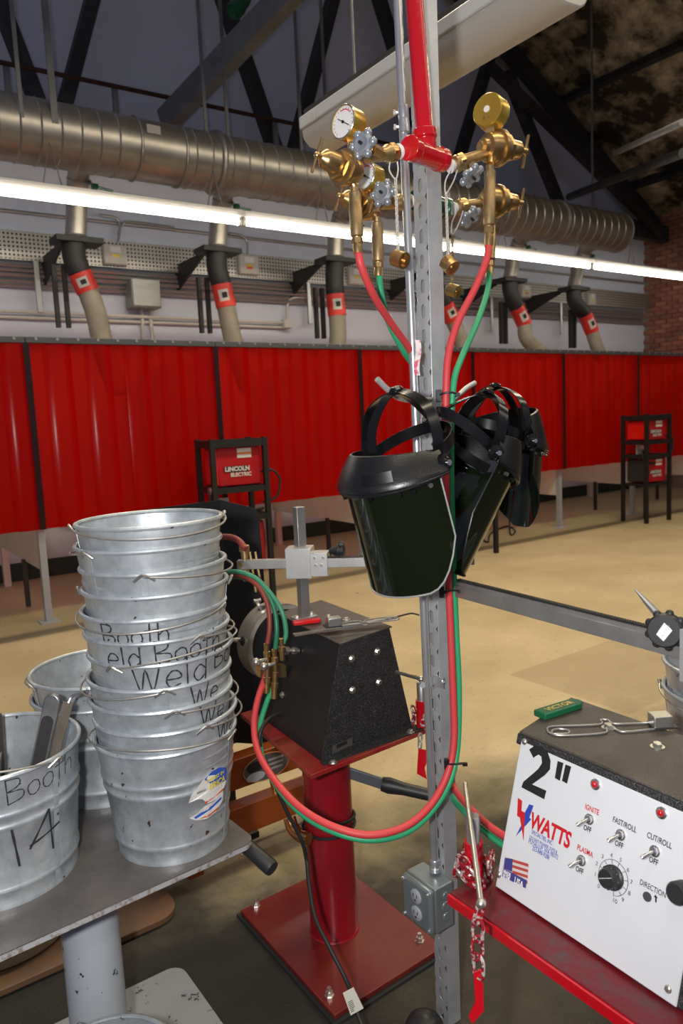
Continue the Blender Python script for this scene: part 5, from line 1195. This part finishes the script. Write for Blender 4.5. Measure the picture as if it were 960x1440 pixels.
def cone_pt(c, z, R, ph, q, lift=0.0012):
    e = Vector((c[0], c[1], 0)).normalized(); rr = Vector((e.y, -e.x, 0))
    d = -e*math.cos(ph)+rr*math.sin(ph)
    return Vector((c[0], c[1], z+q))+d*(R(q)+lift)
def scrawl(t, c, z, R, txt, ph, q, size, m=M_mark, kx=1.0, rot=0.0, bold=-0.0002, lift=0.0014):
    vs, fs = text_mesh(txt, size, bold=bold); b_ = MB()
    b_.add([cone_pt(c, z, R, ph+(v.x*kx)/R(q), q+v.y+v.x*rot, lift) for v in vs], fs); b_.build('marker_writing', m, t)
HAND = {'W': (1.05, [[(0, 1), (.25, 0), (.45, .75), (.65, 0), (.95, 1.05)]]), 'e': (.6, [[(.05, .3), (.5, .32), (.42, .55), (.2, .58), (.03, .3), (.15, .03), (.5, .1)]]), 'l': (.3, [[(.1, 1.05), (.12, 0)]]),
        'd': (.65, [[(.5, 1), (.48, 0)], [(.48, .4), (.25, .58), (.04, .3), (.2, .02), (.48, .2)]]), 'B': (.75, [[(.08, 0), (.05, 1)], [(.02, 1), (.5, .92), (.48, .65), (.07, .5)], [(.07, .5), (.6, .42), (.58, .12), (.05, 0)]]),
        'o': (.6, [[(.28, .58), (.06, .42), (.1, .1), (.32, .02), (.5, .22), (.45, .5), (.28, .58)]]), 't': (.5, [[(.22, .95), (.2, 0)], [(0, .6), (.5, .63)]]), 'h': (.6, [[(.05, 1), (.05, 0)], [(.05, .35), (.3, .55), (.45, .4), (.45, 0)]]),
        '1': (.55, [[(.2, 1), (.3, 0)]]), '4': (.85, [[(.5, 1.05), (.0, .3)], [(0, .38), (.8, .52)], [(.5, 1.05), (.58, -.05)]]), ' ': (.35, [])}
def hand(t, c, z, R, txt, ph, q, size, w_=0.0032, rot=0.0):
    x = 0.0
    for ch_ in txt:
        adv, strokes = HAND[ch_]; b_ = MB()
        for st in strokes:
            P2 = [Vector(((x+p[0])*size, p[1]*size+(x+p[0])*size*rot, 0)) for p in st]
            P2 = spline(P2, 4) if len(P2) > 2 else [P2[0].lerp(P2[1], k/4) for k in range(5)]
            L2, R2 = [], []
            for i, p in enumerate(P2):
                d = (P2[min(i+1, len(P2)-1)]-P2[max(i-1, 0)]).normalized(); n_ = Vector((-d.y, d.x, 0))*w_*(0.42+0.12*math.sin(i*2.3))
                L2.append(p+n_); R2.append(p-n_)
            b_.sheet([[cone_pt(c, z, R, ph+a.x/R(q), q+a.y, 0.0036) for a in row] for row in (L2, R2)], 0)
        x += adv
        if strokes: b_.build('marker_letter', M_mark, t)
sc = Vector(onz(245, 1175, TZ)); rb1, rt1, hh = 0.108, 0.137, 0.232
stk = [(0.000, 1.20, 0), (0.042, -1.95, 0), (0.041, 2.55, 0), (0.042, -1.75, 0), (0.044, 2.0, 0), (0.043, -2.25, 0), (0.041, 0.9, 0), (0.042, 3.05, 0), (0.042, 2.62, 0), (0.042, 3.35, 0), (0.041, 3.10, 0)]
zs = TZ; pos = []
view_az = math.atan2(-sc.y, -sc.x)
labs = ['bottom galvanised bucket of the tall stack, with a torn round sticker', 'second lowest bucket of the tall stack on the grey stand', 'third lowest bucket of the tall stack, marker strokes at its edge', 'fourth lowest bucket of the tall stack, marker W at its edge',
        'bucket fifth from the bottom of the tall stack, with Weld written boldest', 'bucket sixth from the bottom of the tall stack, under a Booth scrawl', 'bucket with half-covered Booth writing, fifth from the top of the stack', 'fourth bucket from the top of the tall stack', 'third bucket from the top of the tall stack', 'second bucket from the top of the tall stack', 'topmost bucket of the tall stack, its clean inside in view']
ears = [62, 28, 8, 2, -38, 30, 62, 84, -8, -52, -82]          # ear direction right of the line to the lens, degrees
for k in range(11):
    dx = 0.004*math.sin(k*1.9); c = sc+Vector((r0[0]*dx, r0[1]*dx, 0))
    ang = view_az+math.radians(ears[k])
    t, R = pail(c, zs, rb1, rt1, hh, ang, labs[k], 'tall stack of buckets', bail=(0.16 if k in (0, 4) else 0.0), tiltdir=1 if k % 3 else -1)
    pos.append((t, c, zs))
    zs += 0.0420 if k not in (3,) else 0.047
for k, txt, ph, q, size in ((4, 'Weld', -0.42, hh-0.047, 0.052), (4, 'Bo', 0.74, hh-0.03, 0.040), (5, 'eld Booth', -0.75, hh-0.045, 0.044), (6, 'Booth', -0.78, hh-0.046, 0.040), (3, 'We', 0.38, hh-0.044, 0.038), (2, 'We', 0.50, hh-0.044, 0.038), (1, 'We', 0.72, hh-0.04, 0.036)):
    t, c, z = pos[k]; hand(t, c, z, R, txt, ph, q, size*1.05, rot=0.03)
# sticker on the bottom bucket
t, c, z = pos[0]
def stick(poly, m, lift): 
    poly = [(0.24+(p-0.35)*1.50, q) for p, q in poly]; lift += 0.0024
    MBs = MB(); n = len(poly); P = [cone_pt(c, z, R, ph, q, lift) for ph, q in poly]
    cx_ = sum(p[0] for p in poly)/n; cq = sum(p[1] for p in poly)/n
    MBs.add([cone_pt(c, z, R, cx_, cq, lift)]+P, [(0, 1+i, 1+(i+1) % n) for i in range(n)]); return MBs.build('sticker', m, t)
def disc(a0, a1, r_=1.0, n=14): return [(0.60+0.245*r_*math.cos(math.radians(a)), 0.143+0.031*r_*math.sin(math.radians(a))) for a in np.linspace(a0, a1, n)]
M_sw = mat('sticker_white', (0.68, 0.66, 0.63), 0.5, var=0.1, vscale=60); M_sb = mat('sticker_blue', (0.03, 0.10, 0.48), 0.4); M_sr = mat('sticker_redorange', (0.55, 0.10, 0.04), 0.5); M_sy = mat('sticker_lettering', (0.75, 0.62, 0.05), 0.5)
stick([(0.35, 0.128), (0.38, 0.142), (0.46, 0.158), (0.56, 0.173), (0.68, 0.176), (0.80, 0.166), (0.85, 0.150), (0.84, 0.130), (0.78, 0.116), (0.68, 0.110), (0.56, 0.112), (0.50, 0.126), (0.44, 0.130)], M_sw, 0.0016)
stick([(0.35, 0.096), (0.42, 0.100), (0.52, 0.109), (0.66, 0.110), (0.80, 0.116), (0.79, 0.098), (0.68, 0.084), (0.55, 0.080), (0.42, 0.087)], M_sw, 0.0016)
stick([(0.52, 0.166), (0.60, 0.175), (0.70, 0.176), (0.80, 0.167), (0.85, 0.152), (0.84, 0.136), (0.70, 0.140), (0.60, 0.150)], M_sb, 0.0019)
stick([(0.52, 0.118), (0.80, 0.124), (0.80, 0.119), (0.53, 0.113)], M_sr, 0.0021)
stick([(0.40, 0.095), (0.62, 0.103), (0.76, 0.109), (0.76, 0.103), (0.60, 0.096), (0.42, 0.090)], M_sb, 0.0021)
stick([(0.45, 0.087), (0.60, 0.088), (0.72, 0.092), (0.70, 0.087), (0.58, 0.083)], M_sr, 0.0021)
scrawl(t, c, z, R, 'INVEST IN', 0.53, 0.157, 0.0105, M_sy, kx=0.95, bold=0.0003, lift=0.0056)
scrawl(t, c, z, R, 'ERICA', 0.58, 0.140, 0.0180, M_sy, kx=0.85, bold=0.0006, lift=0.0056)
scrawl(t, c, z, R, '* * * * *', 0.50, 0.126, 0.012, M_face, kx=1.1, bold=0.0006, lift=0.0056)

# pair of nested pails behind
rc_ = Vector(onz(152, 1102, TZ))
pail(rc_, TZ, 0.118, 0.148, 0.235, view_az+math.radians(70), 'lower of two nested buckets standing behind the tall stack', 'nested pair behind the stack')
pail(rc_, TZ+0.052, 0.118, 0.148, 0.235, view_az+math.radians(-62), 'upper of two nested buckets standing behind the tall stack', 'nested pair behind the stack', tiltdir=-1)
# tool bucket
tc_ = Vector((0.215, 1.50, 0)); tk, Rk = pail(tc_, TZ, 0.136, 0.158, 0.250, view_az+math.radians(52), 'bucket marked 14, filled with hand tools, on the stand\'s corner', bail=0.20, tiltdir=-1)
hand(tk, tc_, TZ, Rk, 'Weld Booth', -0.80, 0.188, 0.046, 0.0022, rot=0.08)
hand(tk, tc_, TZ, Rk, '14', 0.02, 0.075, 0.075, 0.0045, rot=0.10)
def in_pail(x, y, q): return Vector((tc_.x+r0[0]*x+f0[0]*y, tc_.y+r0[1]*x+f0[1]*y, TZ+q))
M_tool = mat('tool_steel', (0.30, 0.30, 0.31), 0.4, 0.8, var=0.25, vscale=25); M_wood = mat('wood_handle', (0.45, 0.25, 0.12), 0.6, var=0.2, vscale=30)
a, b_ = in_pail(0.02, 0.02, 0.012), in_pail(0.105, 0.045, 0.315)
tt = thing('slag_hammer', 'thick steel bar tool with a rounded end standing in the tool bucket', 'tool', a)
d = (b_-a).normalized(); s_ = HR.copy(); s_ = (s_-d*s_.dot(d)).normalized(); n_ = d.cross(s_)
P = [a-s_*0.016, a+s_*0.016]+[b_+s_*0.016*math.cos(q)+d*0.016*math.sin(q) for q in np.linspace(0, math.pi, 9)]
MB().prism(P, n_*0.012).build('bar', M_tool, tt, bevel=0.003)
MB().prism([p+(a.lerp(b_, 0.5)-p)*0.25-n_*0.0004 for p in P], n_*0.0004).build('recess', M_dsteel, tt)
a, b_ = in_pail(0.03, 0.05, 0.012), in_pail(0.135, 0.05, 0.31)
tt = thing('putty_scraper', 'flat steel blade leaning right inside the tool bucket', 'tool', a)
MB().bar(a, b_, 0.003, 0.020, up=HR).build('blade', mat('file_steel', (0.26, 0.22, 0.18), 0.45, 0.7), tt)
MB().tube(spline([b_, b_+Vector((0.01, 0, 0.012)), b_+HR*0.035+Vector((0, 0, 0.02))], 4), 0.003, 6).build('tang', M_tool, tt)
a, b_ = in_pail(-0.045, -0.03, 0.012), in_pail(0.020, 0.0, 0.238)
tt = thing('centre_punch', 'pointed steel punch with a crosshead inside the tool bucket', 'tool', a)
d = (b_-a); MB().lathe(a, d, [(0, 0.008), (d.length*0.75, 0.008), (d.length*0.78, 0.010), (d.length, 0.001)], 12).build('shank', M_chrome, tt)
a, b_ = in_pail(-0.03, 0.05, 0.012), in_pail(-0.028, 0.075, 0.285)
tt = thing('wire_brush', 'dark block-headed tool at the tool bucket\'s inner wall', 'tool', a)
MB().bar(a, b_, 0.022, 0.034, up=HR).build('head', mat('bakelite', (0.05, 0.04, 0.035), 0.5), tt, bevel=0.004)
a, b_ = in_pail(-0.06, -0.088, 0.222), in_pail(0.03, -0.088, 0.212)
tt = thing('wooden_handle', 'pale wooden handle showing just inside the tool bucket\'s rim', 'handle', a)
MB().lathe(a, b_-a, [(-0.05, 0.010), (0, 0.015), (0.06, 0.017), (0.10, 0.012), (0.105, 0)], 16).build('grip', M_wood, tt)
# pail on the floor beside the column
fb = Vector(onz(140, 1431, 0.302)); fb = Vector((fb.x, fb.y, 0)); fb -= fb.normalized()*0.132
pail(fb, 0.015, 0.104, 0.128, 0.283, view_az+0.4, 'small bucket standing at the foot of the grey column')

# ================================================================== things on the floor behind
M_brown = mat('plywood_brown', (0.20, 0.10, 0.045), 0.55, col2=(0.14, 0.075, 0.04), vscale=5, thr=(0.4, 0.65))
bo = thing('brown_base_board', 'scuffed brown board with a rounded corner under the grey stand', 'board', (0.3, 2.2, 0))
MB().prism([(x, y, 0.022) for x, y in rounded(-0.30, 1.975, 0.745, 2.42, 0.07)], (0, 0, -0.020)).build('board', M_brown, bo, bevel=0.003)
MB().prism([(0.30+0.16*math.cos(a), 2.16+0.12*math.sin(a), 0.024) for a in np.linspace(0, 2*math.pi, 28, endpoint=False)], (0, 0, 0.06)).build('lit_patch', mat('lit_patch_tan', (0.36, 0.28, 0.15), 0.55, var=0.1), bo, bevel=0.004)  # tan disc added for the half-round lit area on the board
M_or = mat('orange_paint', (0.28, 0.055, 0.008), 0.35, var=0.12, vscale=5); M_cop = mat('copper', (0.75, 0.33, 0.12), 0.25, 0.95)
of = thing('orange_machine_frame', 'orange box-beam machine frame with an oval decal behind the red pedestal', 'machine frame', (1.05, 2.2, 0))
yo = 2.15
zu0, zu1 = ony(370, 1098, yo)[2], ony(370, 1056, yo)[2]; zl0, zl1 = ony(390, 1156, yo)[2], ony(390, 1116, yo)[2]
MB().box((1.10, yo+0.03, (zu0+zu1)/2), (0.75, 0.06, zu1-zu0)).build('upper_beam', M_or, of, bevel=0.004)
MB().box((1.10, yo+0.03, (zl0+zl1)/2), (0.75, 0.06, zl1-zl0)).build('lower_beam', M_or, of, bevel=0.004)
for x in (0.86, 1.44):
    MB().box((x, yo+0.09, (zu1)/2), (0.04, 0.05, zu1)).build('upright', M_or, of, bevel=0.002)
MB().box((0.86, yo+0.05, 0.012), (0.05, 0.14, 0.024)).build('foot', M_or, of, bevel=0.002)
oc = Vector(ony(374, 1078, yo-0.0015))
ov = MB().prism([(oc.x+0.088*math.cos(a), yo-0.001, oc.z+0.046*math.sin(a)) for a in np.linspace(0, 2*math.pi, 30, endpoint=False)], (0, -0.0015, 0)).build('oval_decal', mat('decal_grey', (0.10, 0.095, 0.085), 0.4), of)
MB().ring((oc.x, yo-0.002, oc.z), (0, 1, 0), 0.05, 0.0, 3, 3) if False else None
MB().tube([(oc.x+0.088*math.cos(a), yo-0.003, oc.z+0.046*math.sin(a)) for a in np.linspace(0, 2*math.pi, 30, endpoint=False)], 0.0015, 4, closed=True).build('decal_border', mat('decal_orange', (0.6, 0.2, 0.04), 0.4), ov)
MB().prism([(oc.x-0.042+0.032*math.cos(a), yo-0.003, oc.z+0.012+0.018*math.sin(a)) for a in np.linspace(0, 2*math.pi, 18, endpoint=False)], (0, -0.001, 0)).build('decal_symbol', M_ink, ov)
MB().prism([(oc.x-0.042+0.036*math.cos(a), yo-0.003, oc.z-0.022+0.016*math.sin(a)) for a in np.linspace(0, 2*math.pi, 18, endpoint=False)], (0, -0.001, 0)).build('decal_symbol', mat('decal_pale', (0.42, 0.45, 0.48), 0.4), ov)
for i, q in enumerate((0.020, 0.004, -0.012)): MB().box((oc.x+0.038, yo-0.0035, oc.z+q), (0.062-0.006*i, 0.001, 0.007)).build('decal_lines', mat('decal_print', (0.35, 0.33, 0.3), 0.5), ov)
ce = thing('copper_elbow', 'shiny copper pipe elbow behind the red column', 'pipe elbow', at(417, 1170, 1.98))
MB().tube(spline([at(407, 1150, 2.0), at(411, 1163, 1.99), at(420, 1174, 1.97), at(434, 1180, 1.95)], 6), 0.017, 14).build('elbow', M_cop, ce)
cs = thing('copper_strap', 'thin copper strap between the two orange beams', 'strap', at(383, 1103, 2.10))
MB().bar(at(380, 1090, 2.22), at(386, 1118, 2.19), 0.006, 0.014, up=(0, 1, 0)).build('strap', M_cop, cs)
lv = thing('machine_lever', 'grey lever with a long black grip behind the pedestal column', 'lever', at(545, 1100, 2.0))
l0_, l1_, l2_ = at(440, 1070, 2.05), at(540, 1103, 2.03), at(622, 1122, 2.0)
MB().bar(l0_, l1_, 0.010, 0.030).build('arm', mat('lever_grey', (0.14, 0.15, 0.17), 0.4, 0.3), lv, bevel=0.002)
d = (l2_-l1_); MB().lathe(l1_-d*0.04, d, [(0, 0.019), (0.02, 0.022), (0.06, 0.017), (d.length, 0.016), (d.length+0.006, 0.010)], 14).build('grip', M_dgrip, lv)
# black arc screen behind the chuck: two folded sheets on a foot
M_scr = mat('arc_screen_black', (0.012, 0.0115, 0.012), 0.45, bump=0.05, bscale=90)
ys = 2.34; S0, S1, S2, S3, S4 = [Vector(ony(*p, q)) for p, q in (((148, 724), ys-0.02), ((310, 703), ys), ((362, 716), ys-0.10), ((386, 1000), ys-0.10), ((160, 770), ys))]
ar = thing('arc_screen', 'matt black folded steel arc screen standing behind the buckets', 'screen', (S1.x, ys, 0))
zb_ = 0.30
MB().prism([S0, S1, Vector((S1.x, ys, zb_)), Vector((S0.x-0.02, ys, zb_))], (0, 0.003, 0)).build('sheet', M_scr, ar)
MB().prism([S1, S2+(S1-S2)*0.06, S2-Vector((-0.004, 0, 0.02)), Vector((S3.x, S3.y, S3.z)), Vector((S3.x-0.02, S3.y, zb_)), Vector((S1.x, ys, zb_))], (0.002, 0.003, 0)).build('sheet', M_scr, ar)
for x in (S0.x+0.08, S1.x-0.03): MB().box((x, ys+0.02, 0.32), (0.03, 0.03, 0.64)).build('leg', M_scr, ar)
MB().box(((S0.x+S1.x)/2, ys+0.02, 0.01), (S1.x-S0.x, 0.3, 0.02)).build('foot', M_scr, ar)
# buckets at the far side of the white-panelled machine
q = at(1031, 932, 1.60); zr = q.z-hh; q = Vector((q.x, q.y, 0))
bench = thing('side_bench', 'dark steel bench behind the white-panelled machine carrying buckets', 'bench', (1.72, 0.62, 0))
MB().box((1.66, 0.62, zr-0.075), (0.62, 0.62, 0.03)).build('bench_top', M_scr, bench, bevel=0.002)
for x in (1.38, 1.94):
    for y in (0.34, 0.90): MB().box((x, y, (zr-0.09)/2), (0.04, 0.04, zr-0.09)).build('leg', M_scr, bench)
pail(q, zr-0.06, rb1, rt1, hh, 2.0, 'lower bucket on the bench behind the white-panelled machine', 'pair of buckets on the bench')
pail(q, zr, rb1, rt1, hh, 2.9, 'upper bucket on the bench behind the white-panelled machine', 'pair of buckets on the bench')
pedal = thing('foot_pedal', 'black rubber pedal knob on the floor at the post\'s foot', 'pedal', onz(598, 1430, 0.0))
pq = Vector(onz(596, 1436, 0.03)); MB().lathe((pq.x, pq.y, 0), (0, 0, 1), [(0, 0.045), (0.02, 0.044), (0.035, 0.036), (0.045, 0.018), (0.047, 0)], 24).build('dome', M_dgrip, pedal)
# overhead fixture
FZ = 2.53; fa, fb_ = Vector(onz(452, 212, FZ)), Vector(onz(800, 4, FZ)); fd = (fb_-fa).normalized(); fs = Vector((-fd.y, fd.x, 0))
if fs.dot(HR) > 0: fs = -fs                     # towards the left of the view
fx = thing('ceiling_fixture', 'unlit white wraparound lamp fixture hanging above the regulators', 'light', (fa+fb_)/2)
FL = (fb_-fa).length
def fxsec(o, pts): return [o+fs*x+Vector((0, 0, y)) for x, y in pts]
sec = [(x-0.05, y) for x, y in ((-0.02, 0.012), (0.0, 0.0), (0.06, -0.004), (0.11, 0.004), (0.135, 0.028), (0.142, 0.06), (0.142, 0.066), (-0.045, 0.066), (-0.045, 0.05))]
MB().prism(fxsec(fa, sec), fd*FL).build('diffuser', mat('diffuser_cream', (0.60, 0.56, 0.50), 0.45), fx, bevel=0.006)
MB().prism(fxsec(fa-fd*0.004, [(-0.105, 0.066), (0.100, 0.066), (0.100, 0.112), (-0.105, 0.112)]), fd*(FL+0.008)).build('housing', mat('fixture_white', (0.66, 0.66, 0.66), 0.4), fx, bevel=0.004)
MB().prism(fxsec(fa-fd*0.012, [(-0.08, 0.116), (0.07, 0.116), (0.07, 0.15), (-0.08, 0.15)]), fd*(FL+0.02)).build('mounting_channel', M_dsteel, fx)
for k in (0.08, 0.92): MB().box(fa+fd*FL*k+fs*0.102+Vector((0, 0, 0.078)), (0.03, 0.006, 0.03), ax=(fd, fs, ez)).build('latch', M_white, fx)
for k in (0.2, 0.8): MB().cyl(fa+fd*FL*k+fs*0.0+Vector((0, 0, 0.15)), fa+fd*FL*k+fs*0.0+Vector((0, 0, 3.2)), 0.005, n=6).build('hanger_rod', M_gsteel, fx)
